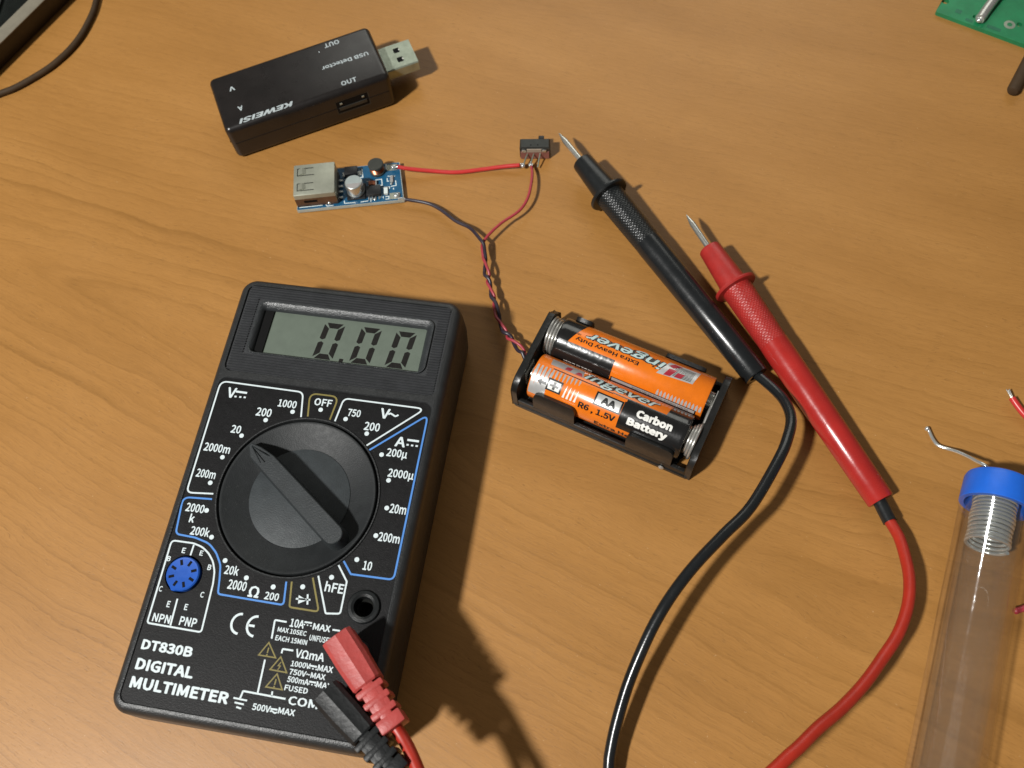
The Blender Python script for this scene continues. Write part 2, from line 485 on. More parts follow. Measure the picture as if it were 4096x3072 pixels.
import os
try:    # Blender's own bundled sans; the built-in font serves if it is missing
    FONT = bpy.data.fonts.load(os.path.join(bpy.utils.resource_path('LOCAL'), 'datafiles', 'fonts', 'Noto Sans CJK Regular.woff2'))
except Exception:
    FONT = None
_text_cache = {}
def text_mesh(s, bold=0.0, shear=0.0):
    """flat text as (verts, faces) normalised: baseline y=0, cap height 1, x from 0"""
    key = (s, bold, shear)
    if key in _text_cache: return _text_cache[key]
    cu = bpy.data.curves.new('t', 'FONT')
    cu.body = s; cu.size = 1.0; cu.shear = shear
    cu.resolution_u = 2
    if FONT: cu.font = FONT
    ob = bpy.data.objects.new('t', cu)
    C.objects.link(ob)
    dg = bpy.context.evaluated_depsgraph_get()
    dg.update()
    me = bpy.data.meshes.new_from_object(ob.evaluated_get(dg))
    vs = [tuple(v.co) for v in me.vertices]; fs = [tuple(p.vertices) for p in me.polygons]
    if bold > 0:    # heavier weight: overlaid copies a hair apart
        v0, f0 = vs, fs
        vs, fs = [], []
        for k in range(6):
            n0 = len(vs); a = 2 * PI * (k + .5) / 6
            vs += [(v[0] + bold * math.cos(a), v[1] + bold * math.sin(a), k * 0.0012) for v in v0]
            fs += [tuple(i + n0 for i in f) for f in f0]
    bpy.data.objects.remove(ob); bpy.data.curves.remove(cu); bpy.data.meshes.remove(me)
    _text_cache[key] = (vs, fs)
    return vs, fs

CAP = max(v[1] for v in text_mesh('H')[0])
def text_fit(s, x0, y0, x1, h, bold=0.012, shear=0.0):
    """verts/faces of text fitted to x0..x1, baseline y0, cap height h"""
    vs, fs = text_mesh(s, bold, shear)
    a = min(v[0] for v in vs); b = max(v[0] for v in vs)
    sx = (x1 - x0) / (b - a); sy = h / (CAP + 2 * bold)
    return [(x0 + (v[0] - a) * sx, y0 + (v[1] + bold) * sy, v[2]) for v in vs], fs

# measured outlines and paths (millimetres)
TXT= [('V', -28.63, 25.88, -25.94, 3.23, 'w'), ('1000', -12.74, 25.15, -7.22, 2.31, 'w'), ('200', -18.37, 21.54, -13.83, 2.55, 'w'), ('20', -24.16, 15.41, -21.23, 2.39, 'w'), ('2000m', -30.37, 9.07, -22.62, 2.46, 'w'), ('200m', -30.23, 1.23, -24.56, 2.42, 'w'), ('OFF', -2.32, 27.02, 2.91, 2.23, 'w'), ('750', 8.11, 25.07, 11.9, 2.24, 'w'), ('V', 17.45, 25.7, 20.22, 3.09, 'w'), ('200', 13.8, 21.54, 18.32, 2.52, 'w'), ('A', 23.56, 17.95, 26.53, 3.0, 'w'), ('200µ', 21.87, 14.79, 27.78, 2.38, 'w'), ('2000µ', 23.55, 8.96, 30.85, 2.38, 'w'), ('20m', 26.24, -1.06, 30.84, 2.58, 'w'), ('200m', 24.9, -9.14, 30.8, 2.48, 'w'), ('10', 22.52, -17.38, 24.96, 2.43, 'w'), ('hFE', 13.8, -24.46, 18.89, 2.52, 'w'), ('200', -1.63, -28.89, 2.28, 2.0, 'w'), ('Ω', -6.23, -28.92, -3.21, 2.98, 'w'), ('2000', -12.27, -27.73, -7.09, 2.54, 'w'), ('20k', -14.26, -24.02, -10.36, 2.37, 'w'), ('200k', -26.79, -15.02, -21.41, 2.39, 'w'), ('2000', -30.1, -8.81, -24.81, 2.42, 'w'), ('k', -28.15, -11.74, -26.73, 2.3, 'w'), ('E', -27.49, -20.27, -26.48, 1.49, 'w'), ('E', -22.41, -20.2, -21.44, 1.38, 'w'), ('B', -30.86, -23.02, -29.87, 1.42, 'w'), ('B', -19.09, -23.69, -18.08, 1.5, 'w'), ('C', -30.51, -31.18, -29.56, 1.44, 'w'), ('C', -18.88, -31.02, -17.88, 1.48, 'w'), ('E', -27.06, -34.88, -26.18, 1.65, 'w'), ('E', -22.14, -34.86, -21.25, 1.59, 'w'), ('NPN', -29.76, -38.98, -24.86, 2.18, 'w'), ('PNP', -22.29, -38.85, -17.58, 2.32, 'w'), ('10A', 6.98, -34.75, 10.77, 2.1, 'w'), ('MAX', 13.19, -34.58, 17.87, 1.69, 'w'), ('MAX 10SEC', 4.16, -36.47, 11.97, 1.22, 'w'), ('EACH 15MIN', 4.14, -38.68, 12.66, 1.3, 'w'), ('UNFUSED', 12.97, -37.36, 18.99, 1.45, 'w'), ('VΩmA', 10.35, -42.02, 18.06, 2.1, 'w'), ('1000V', 9.88, -44.32, 14.98, 1.39, 'w'), ('MAX', 16.99, -44.36, 21.0, 1.53, 'w'), ('750V~MAX', 9.94, -46.34, 19.5, 1.39, 'w'), ('500mA', 9.92, -48.22, 15.57, 1.45, 'w'), ('MAX', 17.6, -48.34, 21.66, 1.46, 'w'), ('FUSED', 9.77, -50.3, 15.9, 1.38, 'w'), ('COM', 11.54, -53.44, 19.28, 2.07, 'w'), ('500V', 2.82, -56.14, 7.56, 1.59, 'w'), ('MAX', 9.6, -55.95, 13.98, 1.5, 'w'), ('DT830B', -30.39, -46.28, -16.41, 2.55, 'W'), ('DIGITAL', -30.31, -51.36, -14.59, 2.87, 'W'), ('MULTIMETER', -30.28, -55.94, -3.78, 2.87, 'W')]
OUTL= [('w', [(-5.01, 22.87, 0), (-6.36, 30.48, 2), (-31.55, 30.68, 2.2), (-31.34, -3.65, 1.6), (-23.64, -2.91, 0)]), ('y', [(-3.1, 23.3, 0), (-4.3, 30.44, 2), (4.3, 30.5, 2), (3.48, 23.2, 0)]), ('w', [(5.05, 22.96, 0), (5.99, 30.24, 1.8), (29.97, 30.24, 1.0), (15.76, 17.04, 0)]), ('b', [(16.83, 15.81, 0), (31.12, 28.51, 1.0), (31.47, -18.78, 1.6), (19.81, -19.01, 0.3), (17.09, -15.88, 0)]), ('w', [(11.27, -20.73, 0), (15.63, -30.04, 0.5), (19.45, -29.54, 0.8), (19.21, -21.1, 0.2), (15.98, -17.16, 0)]), ('y', [(4.59, -23.31, 0), (5.7, -29.9, 0.8), (13.75, -29.91, 0.8), (9.93, -21.45, 0)]), ('b', [(3.15, -23.53, 0), (4.02, -29.62, 0.9), (-14.25, -29.47, 1.0), (-14.95, -25.54, 3), (-15.82, -21.8, 5), (-17.93, -18.85, 6), (-20.65, -16.62, 6), (-25.06, -15.63, 5), (-30.71, -15.44, 1.5), (-31.84, -5.03, 2), (-23.55, -4.46, 0)]), ('w', [(-31.2, -17.31, 1.2), (-25.0, -17.23, 4), (-22.27, -17.83, 6), (-19.98, -19.27, 6), (-18.12, -21.24, 6), (-16.88, -23.83, 6), (-16.34, -27.05, 4), (-15.71, -39.74, 0.8), (-30.82, -39.61, 0.8)]), ('w', [(-24.71, -17.62, 0), (-24.78, -20.55, 0)]), ('w', [(-24.69, -32.32, 0), (-24.4, -39.36, 0)]), ('w', [(6.0, -33.74, 0), (2.79, -33.7, 0.3), (3.2, -38.45, 0)]), ('w', [(18.45, -33.82, 0), (20.45, -33.79, 0)]), ('w', [(9.62, -40.5, 0), (6.76, -40.51, 0.3), (6.77, -41.63, 0)]), ('w', [(2.9, -43.83, 0), (3.26, -52.0, 0)]), ('w', [(-0.87, -54.01, 0), (-0.57, -52.15, 0.2), (10.72, -52.29, 0)]), ('w', [(6.9, -51.04, 0), (7.05, -52.18, 0)]), ('w', [(-2.56, -54.13, 0), (1.08, -54.23, 0)]), ('w', [(-1.98, -55.14, 0), (0.52, -55.26, 0)]), ('w', [(-1.24, -56.14, 0), (0.11, -56.32, 0)]), ('W', [(-26.16, 28.03, 0), (-22.73, 28.0, 0)]), ('W', [(26.85, 20.31, 0), (30.21, 20.31, 0)]), ('w', [(10.68, -33.02, 0), (12.69, -32.99, 0)]), ('w', [(14.88, -43.45, 0), (16.74, -43.48, 0)]), ('w', [(15.62, -47.26, 0), (17.42, -47.28, 0)]), ('w', [(7.55, -55.16, 0), (9.37, -55.14, 0)]), ('w', [(6.85, -27.52, 0), (10.76, -27.22, 0)]), ('w', [(9.69, -25.92, 0), (10.28, -28.54, 0)])]
DOTS= [(0.09, 25.84), (7.94, 24.04), (14.99, 20.54), (20.57, 14.98), (24.15, 7.91), (25.38, 0.11), (24.12, -7.84), (20.51, -14.96), (14.9, -20.6), (7.86, -24.21), (0.02, -25.43), (-7.82, -24.18), (-14.9, -20.53), (-20.5, -14.87), (-24.11, -7.8), (-25.45, 0.05), (-24.22, 7.85), (-20.6, 14.92), (-14.97, 20.53), (-7.86, 24.1)]
MINI= [(-25.8, 26.45), (-24.36, 26.5), (-23.04, 26.57), (27.23, 18.87), (28.54, 18.85), (29.83, 18.87), (10.8, -33.65), (11.67, -33.68), (12.57, -33.71), (14.91, -44.04), (15.81, -44.1), (16.69, -44.12), (15.68, -47.83), (16.53, -47.89), (17.37, -47.91)]
TRI= [[(2.77, -39.52), (0.94, -42.94), (5.51, -42.94)], [(6.8, -42.5), (4.86, -45.97), (9.33, -46.06)], [(6.98, -46.74), (4.92, -50.27), (9.3, -50.27)]]
DIODE= [(7.35, -26.48), (7.77, -28.71), (9.87, -27.44)]
CABK= [(75.61, -12.85, 4.6), (77.93, -19.16, 7.5), (78.82, -25.1, 10.5), (78.02, -30.7, 13), (75.05, -36.49, 15), (70.56, -42.85, 16.5), (59.48, -55.2, 17.5), (50.51, -61.69, 18), (41.02, -68.66, 18), (33.57, -75.23, 17.5), (27.61, -81.71, 16), (22.56, -88.51, 13.5), (17.91, -95.69, 10.5), (13.71, -103.77, 8), (11.05, -110.03, 6), (9.71, -114.48, 5)]
CARD= [(98.69, -56.97, 4.2), (99.66, -62.28, 4.8), (100.37, -67.05, 5.8), (99.64, -73.91, 7.5), (98.21, -79.91, 9), (95.16, -86.44, 10.5), (89.91, -93.34, 12), (83.53, -98.93, 13.5), (76.59, -104.36, 16), (68.47, -109.43, 19), (60.97, -113.13, 22), (54.77, -116.8, 24), (49.03, -119.97, 25)]
W1= [(-28.02, 87.7, 3.6), (-24.76, 86.76, 3.0), (-16.89, 85.19, 1.8), (-8.13, 83.39, 1.2), (0.84, 82.91, 1.2), (8.19, 82.42, 1.6), (12.56, 81.79, 2.0), (15.13, 81.45, 2.2)]
W2= [(18.19, 79.99, 2.3), (18.01, 76.33, 3.2), (16.77, 70.97, 4.1), (14.89, 65.81, 4.2), (11.39, 61.44, 4.0), (5.04, 57.87, 4.0), (0.48, 55.32, 4.3)]
W3= [(-26.72, 74.44, 2.2), (-22.95, 73.27, 2.0), (-18.32, 71.04, 2.0), (-14.65, 67.51, 2.2), (-10.41, 62.05, 2.6), (-6.46, 58.64, 3.2), (-3.98, 55.03, 4)]
TW= [(-2.52, 52.08, 4.5), (-2.59, 48.39, 4.2), (-2.68, 43.79, 4.2), (-2.71, 39.98, 4.2), (-2.5, 35.8, 4.2), (-2.14, 32.38, 4.2), (-1.78, 28.99, 4.2), (-1.41, 25.27, 4.2), (-1.06, 21.23, 4.2), (0.12, 16.98, 4.4), (1.58, 13.68, 4.8), (3.22, 10.74, 5.2), (5.1, 7.44, 5.6)]
SW= [(120.08, -35.73, 1.4), (120.51, -36.31, 1.2), (120.65, -38.37, 1.2), (121.12, -40.74, 1.5), (121.96, -41.94, 1.8), (123.69, -43.25, 2.5), (125.24, -44.92, 4), (126.78, -47.45, 6), (127.78, -49.86, 8), (128.46, -51.25, 9.3)]

# ------------------------------------------------------------------ table
t = MB().box(0, 60, -14, 1500, 1100, 28, 1.5)
tag(t.build('table_surface', MAT['wood']), 'orange brown wood laminate table top with diagonal grain', None, None, 'structure')

# ------------------------------------------------------------------ multimeter
FZ = 24.5
meter = thing('digital_multimeter', 'black digital multimeter with a large rotary dial showing 0.00', 'multimeter', (-63.08, -34.66, 0), R(-17.34))

def body_ring(z, ins, r=5.2):
    return [(x, y, z) for x, y in rrect(-35 + ins, -62.6 + ins, 35 - ins, 66.2 - ins, max(r - ins, 1.2), 10)]
rings = [body_ring(0, 2.2), body_ring(.6, 1.2), body_ring(2.0, .7), body_ring(12.0, .1), body_ring(12.1, .5), body_ring(12.5, .5), body_ring(12.6, .0), body_ring(21.8, .35)]
for k in range(1, 9):
    a = R(90 * k / 8)
    rings.append(body_ring(21.8 + 3.1 * math.sin(a), .35 + 2.5 * (1 - math.cos(a))))
top_ins = .35 + 2.5
case = MB().loft(rings, True, False)
label_hole = rrect(-32, -59.8, 32, 32.2, 2.6)
rib_hole = rrect(-31.9, 34.2, 31.9, 63.2, 2.2)
topo = rrect(-35 + top_ins, -62.6 + top_ins, 35 - top_ins, 66.2 - top_ins, 2.35, 10)
case.plate(topo, [label_hole, rib_hole], 24.9)
case.loft([[(x, y, 24.9) for x, y in label_hole], [(x, y, FZ) for x, y in inset(label_hole, .25)]], False, False)
case.loft([[(x, y, 24.9) for x, y in rib_hole], [(x, y, 24.3) for x, y in inset(rib_hole, .2)]], False, False)
case.build('case', MAT['case'], meter)

# label plate with openings for dial, jacks and transistor socket
JK = [(25.24, -26.92), (25.9, -39.6), (26.7, -52.2)]
holes = [circ(0, 0, 23.1, 96)] + [circ(x, y, 4.4, 32) for x, y in JK] + [circ(-25.05, -25.75, 5.15, 32)]
lp = MB().plate(inset(label_hole, .25), holes, FZ)
lp.build('label_plate', MAT['panel'], meter)

# ribbed field round the display
LX0, LX1, LY0, LY1 = -27.3, 27.5, 40.7, 58.5
rf = MB().plate(inset(rib_hole, .2), [rrect(LX0, LY0, LX1, LY1, 2.6)], 24.3)
y = 35.0
while y < 62.9:
    segs = [(-31.2, 31.2)] if (y < LY0 - .6 or y > LY1 + .4) else [(-31.2, LX0 - .5), (LX1 + .5, 31.2)]
    for a, b in segs:
        k = 8 if b - a > 20 else 2
        rf.loft([[(a + (b - a) * i / k, y - .26, 24.3), (a + (b - a) * i / k, y - .06, 24.86), (a + (b - a) * i / k, y + .10, 24.86), (a + (b - a) * i / k, y + .26, 24.3)] for i in range(k + 1)], True, True)
    y += 0.84
rf.build('ribbed_field', MAT['rib'], meter, 20)

# display
bz = MB()
def fr(ix0, iy0, ix1, iy1, r): return rrect(LX0 + ix0, LY0 + iy0, LX1 - ix1, LY1 - iy1, r, 8)
prof = [(0, 0, 0, 0, 2.6, 24.3), (.12, .1, .12, .1, 2.5, 24.95), (.4, .25, .4, .35, 2.3, 24.98), (.9, .4, .9, .75, 2.0, 24.85), (1.35, .5, 1.45, 1.25, 1.6, 24.5), (1.75, .58, 1.95, 1.85, 1.2, 24.0), (2.05, .62, 2.35, 2.35, .8, 23.4), (2.15, .62, 2.45, 2.6, .6, 22.7)]
bz.loft([[(x, y, p[5]) for x, y in fr(*p[:5])] for p in prof], False, False)
bz.build('display_frame', MAT['frame'], meter, 60)
SZ = 22.9
scr = MB().prism(rrect(-25.6, 41.2, 25.4, 56.4, .3), 20.2, SZ).build('display_screen', MAT['lcd'], meter)
MB().prism([(-25.0, 41.6), (-22.55, 41.6), (-22.35, 55.8), (-25.0, 55.8)], SZ, SZ + .5).build('display_clip', MAT['dark'], meter)

def seg_digit(x0, x1, y0, y1, sl):
    w = 1.72; g = .12
    H = y1 - y0; ym = (y0 + y1) / 2
    def S(p): return [(x + sl * (y - y0), y) for x, y in p]
    out = []
    out.append(S([(x0 + g + .5, y1), (x1 - g - .5, y1), (x1 - w - .1, y1 - w), (x0 + w + .1, y1 - w)]))
    out.append(S([(x0 + g + .5, y0), (x0 + w + .1, y0 + w), (x1 - w - .1, y0 + w), (x1 - g - .5, y0)]))
    for (xa, xb) in ((x0, x0 + w), (x1 - w, x1)):
        o_ = xa if xa == x0 else xb; i_ = xb if xa == x0 else xa
        out.append(S([(o_, y1 - .55), (i_, y1 - w - .25), (i_, ym + .75), ((xa + xb) / 2, ym + .3), (o_, ym + .75)]))
        out.append(S([(o_, y0 + .55), (i_, y0 + w + .25), (i_, ym - .75), ((xa + xb) / 2, ym - .3), (o_, ym - .75)]))
    return out
for x0, x1 in ((-7.3, -1.05), (4.05, 10.3), (14.8, 21.05)):
    for p in seg_digit(x0, x1, 42.3, 54.4, .112):
        MB().add([(a, b, SZ + .03) for a, b in p], [tuple(range(len(p)))]).build('digit_segment', MAT['lcdink'], scr, 0)
MB().add([(a, b, SZ + .03) for a, b in ((.95, 41.95), (2.2, 41.95), (2.3, 43.15), (1.05, 43.15))], [(0, 1, 2, 3)]).build('decimal_point', MAT['lcdink'], scr, 0)

# dial
MB().lathe([(23.15, FZ - 2.5), (23.12, FZ + .05), (22.95, FZ + .32), (22.6, FZ + .3), (22.45, FZ - .2), (22.4, FZ - 2.5)], 96, None, False, False).build('dial_collar', MAT['case'], meter)
dial = MB().lathe([(22.4, FZ - 2.2), (21.95, FZ - 2.2), (21.9, FZ + .1), (21.7, FZ + .35), (21.3, FZ + .35), (21.0, FZ + .2), (14.3, FZ - 2.1), (14.1, FZ - 2.15)], 96, None, False, False)
dial = dial.build('dial', MAT['knob'], meter)
MB().lathe([(14.2, FZ - 2.6), (14.2, FZ - 1.95), (14.0, FZ - 1.85), (.01, FZ - 1.85)], 72, None, False, False).build('dial_centre', MAT['knob2'], dial)
HA = math.atan2(-.593, .805)
HM = Matrix.Rotation(HA, 4, 'Z')
ol = [(-20.2, .55), (-20.2, -.55), (-16.8, -2.35), (17.2, -2.8)]
ol += [(17.2 + 2.8 * math.sin(R(a)), -2.8 * math.cos(R(a))) for a in range(15, 166, 15)] + [(17.2, 2.8), (-11.5, 2.6), (-16.8, 1.7)]
def htop(p, z): return z - (max(0, -11.5 - p[0]) * .28)
hb = MB().loft([[(x, y, FZ - 2.4) for x, y in inset(ol, -.55)], [(x, y, htop((x, y), FZ + 4.6)) for x, y in ol], [(x, y, htop((x, y), FZ + 5.15)) for x, y in inset(ol, .12)], [(x, y, htop((x, y), FZ + 5.3)) for x, y in inset(ol, .34)]], True, True, True, HM)
handle = hb.build('handle', MAT['knob3'], dial, 25)
ar = MB()
for sg in (-1, 1):
    pth = [(-19.2, .05 * sg), (-15.5, .75 * sg), (-12.6, 1.35 * sg)]
    ar.loft([[(x, y - .16, htop((x, y), FZ + 5.2)), (x, y, htop((x, y), FZ + 5.48)), (x, y + .16, htop((x, y), FZ + 5.2))] for x, y in pth], True, True, True, HM)
ar.build('pointer_mark', MAT['knob3'], handle, 20)

# print on the label plate
PZ = FZ + .05
for s, x0, y0, x1, h, k in TXT:
    big = k == 'W'
    vs, fs = text_fit(s, x0, y0, x1, h, .010 if not big else .017)
    MB().add([(a, b, PZ + c) for a, b, c in vs], fs).build('lettering', MAT['w'], meter, 0)
for k, p in OUTL:
    wd = {'w': .46, 'y': .48, 'b': .50, 'W': .62}[k]
    if len(p) == 2 and k == 'w' and abs(p[0][1] - p[1][1]) < .3 and abs(p[0][0] - p[1][0]) < 4.2: wd = .42
    closed = len(p) == 9 and k == 'w'
    MB().ribbon(fillet(p, closed), wd, PZ, closed).build('range_outline' if len(p) > 3 else 'printed_line', MAT[k], meter, 0)
for x, y in DOTS:
    MB().disc(x, y, PZ, .66).build('range_dot', MAT['w'], meter, 0)
for i, (x, y) in enumerate(MINI):
    r = .32 if i < 6 else .19
    MB().add([(x - r, y - r * .8, PZ), (x + r, y - r * .8, PZ), (x + r, y + r * .8, PZ), (x - r, y + r * .8, PZ)], [(0, 1, 2, 3)]).build('printed_dot', MAT['w'], meter, 0)
for k, T3 in enumerate(TRI):
    w = MB().ribbon(T3[::-1], .34, PZ, True).build('warning_triangle', MAT['y'], meter, 0)
    cx = sum(p[0] for p in T3) / 3; cy = sum(p[1] for p in T3) / 3
    if k == 1:
        MB().ribbon([(cx + .25, cy + 1.1), (cx - .3, cy + .1), (cx + .3, cy + .1), (cx - .15, cy - .9)], .26, PZ).build('warning_mark', MAT['y'], w, 0)
    else:
        MB().ribbon([(cx, cy + 1.05), (cx - .02, cy - .35)], .36, PZ).disc(cx - .02, cy - .8, PZ, .22, 10).build('warning_mark', MAT['y'], w, 0)
MB().add([(a, b, PZ) for a, b in DIODE], [(0, 1, 2)]).build('diode_mark', MAT['w'], meter, 0)
ce = MB()
for cx, cy in ((-6.05, -36.08), (-1.75, -36.07)):
    ce.ribbon([(cx + 2.35 * math.cos(R(a)), cy + 2.55 * math.sin(R(a))) for a in range(90, 271, 12)], .62, PZ)
ce.ribbon([(-3.9, -36.07), (-2.1, -36.07)], .6, PZ)
ce.build('conformity_mark', MAT['w'], meter, 0)
tl = [(-.0, 0), (.5, .38), (1.3, .1), (2.1, -.25), (2.9, .25)]
MB().ribbon([(x, y) for x, y, z in spline([(19.85 + a, 27.1 + b, 0) for a, b in tl], .2)], .5, PZ).build('tilde_mark', MAT['w'], meter, 0)
MB().ribbon([(x, y) for x, y, z in spline([(7.6 + a * .62, -55.85 + b * .6, 0) for a, b in tl], .15)], .36, PZ).build('tilde_mark', MAT['w'], meter, 0)

# jacks
for i, (x, y) in enumerate(JK):
    M = Matrix.Translation((x, y, 0))
    j = MB().lathe([(4.45, FZ - .3), (4.45, FZ + .25), (4.1, FZ + .75), (3.3, FZ + .85), (2.65, FZ + .5), (2.5, FZ - 1), (2.5, FZ - 12), (.01, FZ - 12)], 40, M, False, False)
    j = j.build('jack', MAT['black'], meter)
    MB().lathe([(2.48, FZ - 8), (2.48, FZ - 2.2), (2.1, FZ - 1.9), (2.0, FZ - 2.2), (2.0, FZ - 8)], 32, M, False, False).build('jack_contact', MAT['switchcan'], j)

# transistor socket
SX, SY = -25.05, -25.75
M = Matrix.Translation((SX, SY, 0))
MB().lathe([(5.15, FZ), (5.1, FZ - 1.2), (.01, FZ - 1.2)], 32, M, False, False).build('socket_well', MAT['dark'], meter)
so = []
for i in range(48):
    a = 2 * PI * i / 48
    d = math.atan2(math.sin(a - R(250)), math.cos(a - R(250)))
    r = 4.55 + 0.55 * math.exp(-(d / .16) ** 2)
    so.append((SX + r * math.cos(a), SY + r * math.sin(a)))
sk = MB().loft([[(x, y, FZ - 1) for x, y in so], [(x, y, FZ + .55) for x, y in so], [(x, y, FZ + .85) for x, y in inset(so, .3)], [(x, y, FZ + .8) for x, y in inset(so, .6)]]).build('transistor_socket', MAT['sockblue'], meter, 40)
for k in range(8):
    M2 = M @ Matrix.Rotation(R(22.5 + 45 * k), 4, 'Z')
    MB().box(3.05, 0, FZ + .72, 1.55, .78, .24, .05, 1, M2).build('slot', MAT['dark'], sk)

# ------------------------------------------------------------------ test leads (probe + cable + angled plug)
def axis_matrix(p, q):
    """matrix taking +Z to the direction p->q with origin p"""
    d = (Vector(q) - Vector(p)).normalized()
    return Matrix.Translation(Vector(p)) @ d.to_track_quat('Z', 'Y').to_matrix().to_4x4()

def grip_mesh(r0, r1, z0, z1, M, nu=96, nv=66):
    rings = []
    for j in range(nv + 1):
        f = j / nv; z = z0 + (z1 - z0) * f; r = r0 + (r1 - r0) * f
        edge = 0 if j in (0, nv) else 1
        ring = []
        for i in range(nu):
            a = 2 * PI * i / nu
            on = ((i + (2 if j % 4 == 3 else 0)) % 4 in (0, 1)) and (j % 2 == 1)
            ring.append(((r + (.13 if on else -.03) * edge) * math.cos(a), (r + (.13 if on else -.03) * edge) * math.sin(a), z))
        rings.append(ring)
    return MB().loft(rings, True, True, True, M)

MO = Vector((-63.08, -34.66, 0))
MR = Matrix.Translation(MO) @ Matrix.Rotation(R(-17.34), 4, 'Z')

def make_lead(name, label, tip, end, mat, matcable, matplug, jack, ang, cable, sleeve, pw):
    root = thing(name, label, 'test lead', (tip[0], tip[1], 0), 0, 'test leads of the meter')
    T = Matrix.Translation((-tip[0], -tip[1], 0))
    M = T @ axis_matrix(tip, end)
    L = (Vector(end) - Vector(tip)).length
    tp = MB().lathe([(.08, 0), (.35, .9), (.92, 3.6), (1.0, 4.2), (1.0, 16)], 24, M).build('probe_tip', MAT['steel'], root)
    MB().lathe([(3.0, 14.2), (3.45, 14.5), (3.6, 15.0), (4.35, 27.5), (4.7, 30.2)], 40, M).build('probe_nose', mat, root)
    MB().lathe([(4.4, 29.7), (6.2, 29.75), (6.95, 30.0), (7.0, 30.5), (6.7, 31.0), (4.4, 31.25)], 48, M).build('finger_guard', mat, root)
    grip_mesh(4.75, 4.35, 31.0, 52.5, M).build('grip', mat, root, 25)
    MB().lathe([(4.2, 52.2), (4.5, 52.6), (4.55, 55), (4.3, 80), (3.95, L - .4), (3.7, L), (2.3, L - .1), (2.2, L - 3)], 40, M).build('handle_barrel', MAT['blackgloss'] if mat is MAT['black'] else MAT['redgloss'], root)
    d = (Vector(end) - Vector(tip)).normalized()
    pts = [Vector(end) - d * 3] + [Vector(p) for p in cable]
    # plug
    PM = T @ MR @ Matrix.Translation((jack[0], jack[1], 0)) @ Matrix.Rotation(ang, 4, 'Z')
    hw = pw / 2
    pb = MB()
    def sec(x, w, z0, z1, ch):
        zc = (z0 + z1) / 2
        pts_ = [(x, -w, z0 + ch), (x, -w, z1 - ch), (x, -w + ch * .9, z1 - .12), (x, -.18, z1), (x, 0, z1 + .07), (x, .18, z1), (x, w - ch * .9, z1 - .12), (x, w, z1 - ch), (x, w, z0 + ch), (x, w - ch, z0), (x, -w + ch, z0)]
        return pts_
    z0, z1 = FZ + 3.6, FZ + 12.0
    pb.loft([sec(-4.7, hw - .5, z0 + .4, z1 - .5, .9), sec(-4.45, hw - .08, z0, z1, 1.0), sec(3, hw, z0, z1, 1.1), sec(9.4, hw - .3, z0, z1 - .1, 1.1), sec(9.85, hw - .6, z0 + .3, z1 - .4, 1.1)], True, True, True, PM)
    pl = pb.build('plug_body', matplug, root, 28)
    MB().lathe([(4.0, FZ + 3.9), (4.0, FZ + .95), (2.2, FZ + .9), (2.2, FZ - 4)], 32, PM @ Matrix.Identity(4), True, True).build('plug_stem', matplug, pl)
    # strain relief: spine with staggered ribs
    zc = (z0 + z1) / 2
    sr = MB().box(15.0, 0, zc, 11.4, 3.2, 7.4, .5, 2, PM)
    for x in (10.4, 13.5, 16.6, 19.6):
        sr.box(x + .7, 0, zc, 1.75 if x < 19 else 3.4, 7.4 - (x - 10) * .09, 7.6, .45, 2, PM)
    for x, sgn in ((12.6, -1), (15.7, 1), (18.7, -1), (12.6, 1)):
        sr.box(x, sgn * 0.0, zc + (2.6 if sgn > 0 else -2.6), 2.6, 5.2, 2.0, .35, 2, PM)
    sr.build('strain_relief', matplug, pl, 30)
    # cable
    ex = T.inverted() @ PM @ Vector((22.0, 0, zc)); ex2 = T.inverted() @ PM @ Vector((25.5, 0, zc + .1))
    pts = pts + sleeve['loop'] + [ex2, ex]
    pth = [T @ p for p in spline([tuple(p) for p in pts], 2.0)]
    MB().tube(pth, 1.62, 14).build('cable', matcable, root, 60)
    if sleeve.get('wrap'):
        a = spline([tuple(p) for p in pts[:5]], .8)
        acc = 0; out = []
        for i, p in enumerate(a):
            if i: acc += (p - a[i - 1]).length
            if 1.0 <= acc <= 10.2: out.append(T @ p)
        MB().tube(out, 2.02, 18).build('shrink_sleeve', MAT['black'], root, 60)
    return root

make_lead('test_lead', 'black test lead whose probe lies nearest the small switch', (29.16, 88.0, 8.05), (74.3, -11.75, 3.97), MAT['black'], MAT['blackgloss'], MAT['blackplug'],
          JK[2], math.atan2(-.57, .82), CABK[1:], {'loop': [Vector(p) for p in ((8, -125, 2), (4, -150, 1.7), (-6, -180, 1.7), (-24, -192, 2), (-33, -172, 9), (-33, -146, 25), (-35, -126, 33))]}, 7.6)
make_lead('test_lead', 'red test lead whose probe lies between black probe and solder tube', (64.9, 47.1, 8.05), (99.3, -55.7, 3.97), MAT['red'], MAT['redcable'], MAT['redplug'],
          JK[1], math.atan2(-.70, .715), CARD[1:], {'wrap': True, 'loop': [Vector(p) for p in ((32, -131, 25), (16, -152, 16), (8, -186, 3), (-2, -216, 1.8), (-18, -218, 2.5), (-23, -190, 9), (-24, -158, 23), (-29, -127, 32.5), (-33.5, -115, 33.6), (-36.6, -106, 33))]}, 8.0)

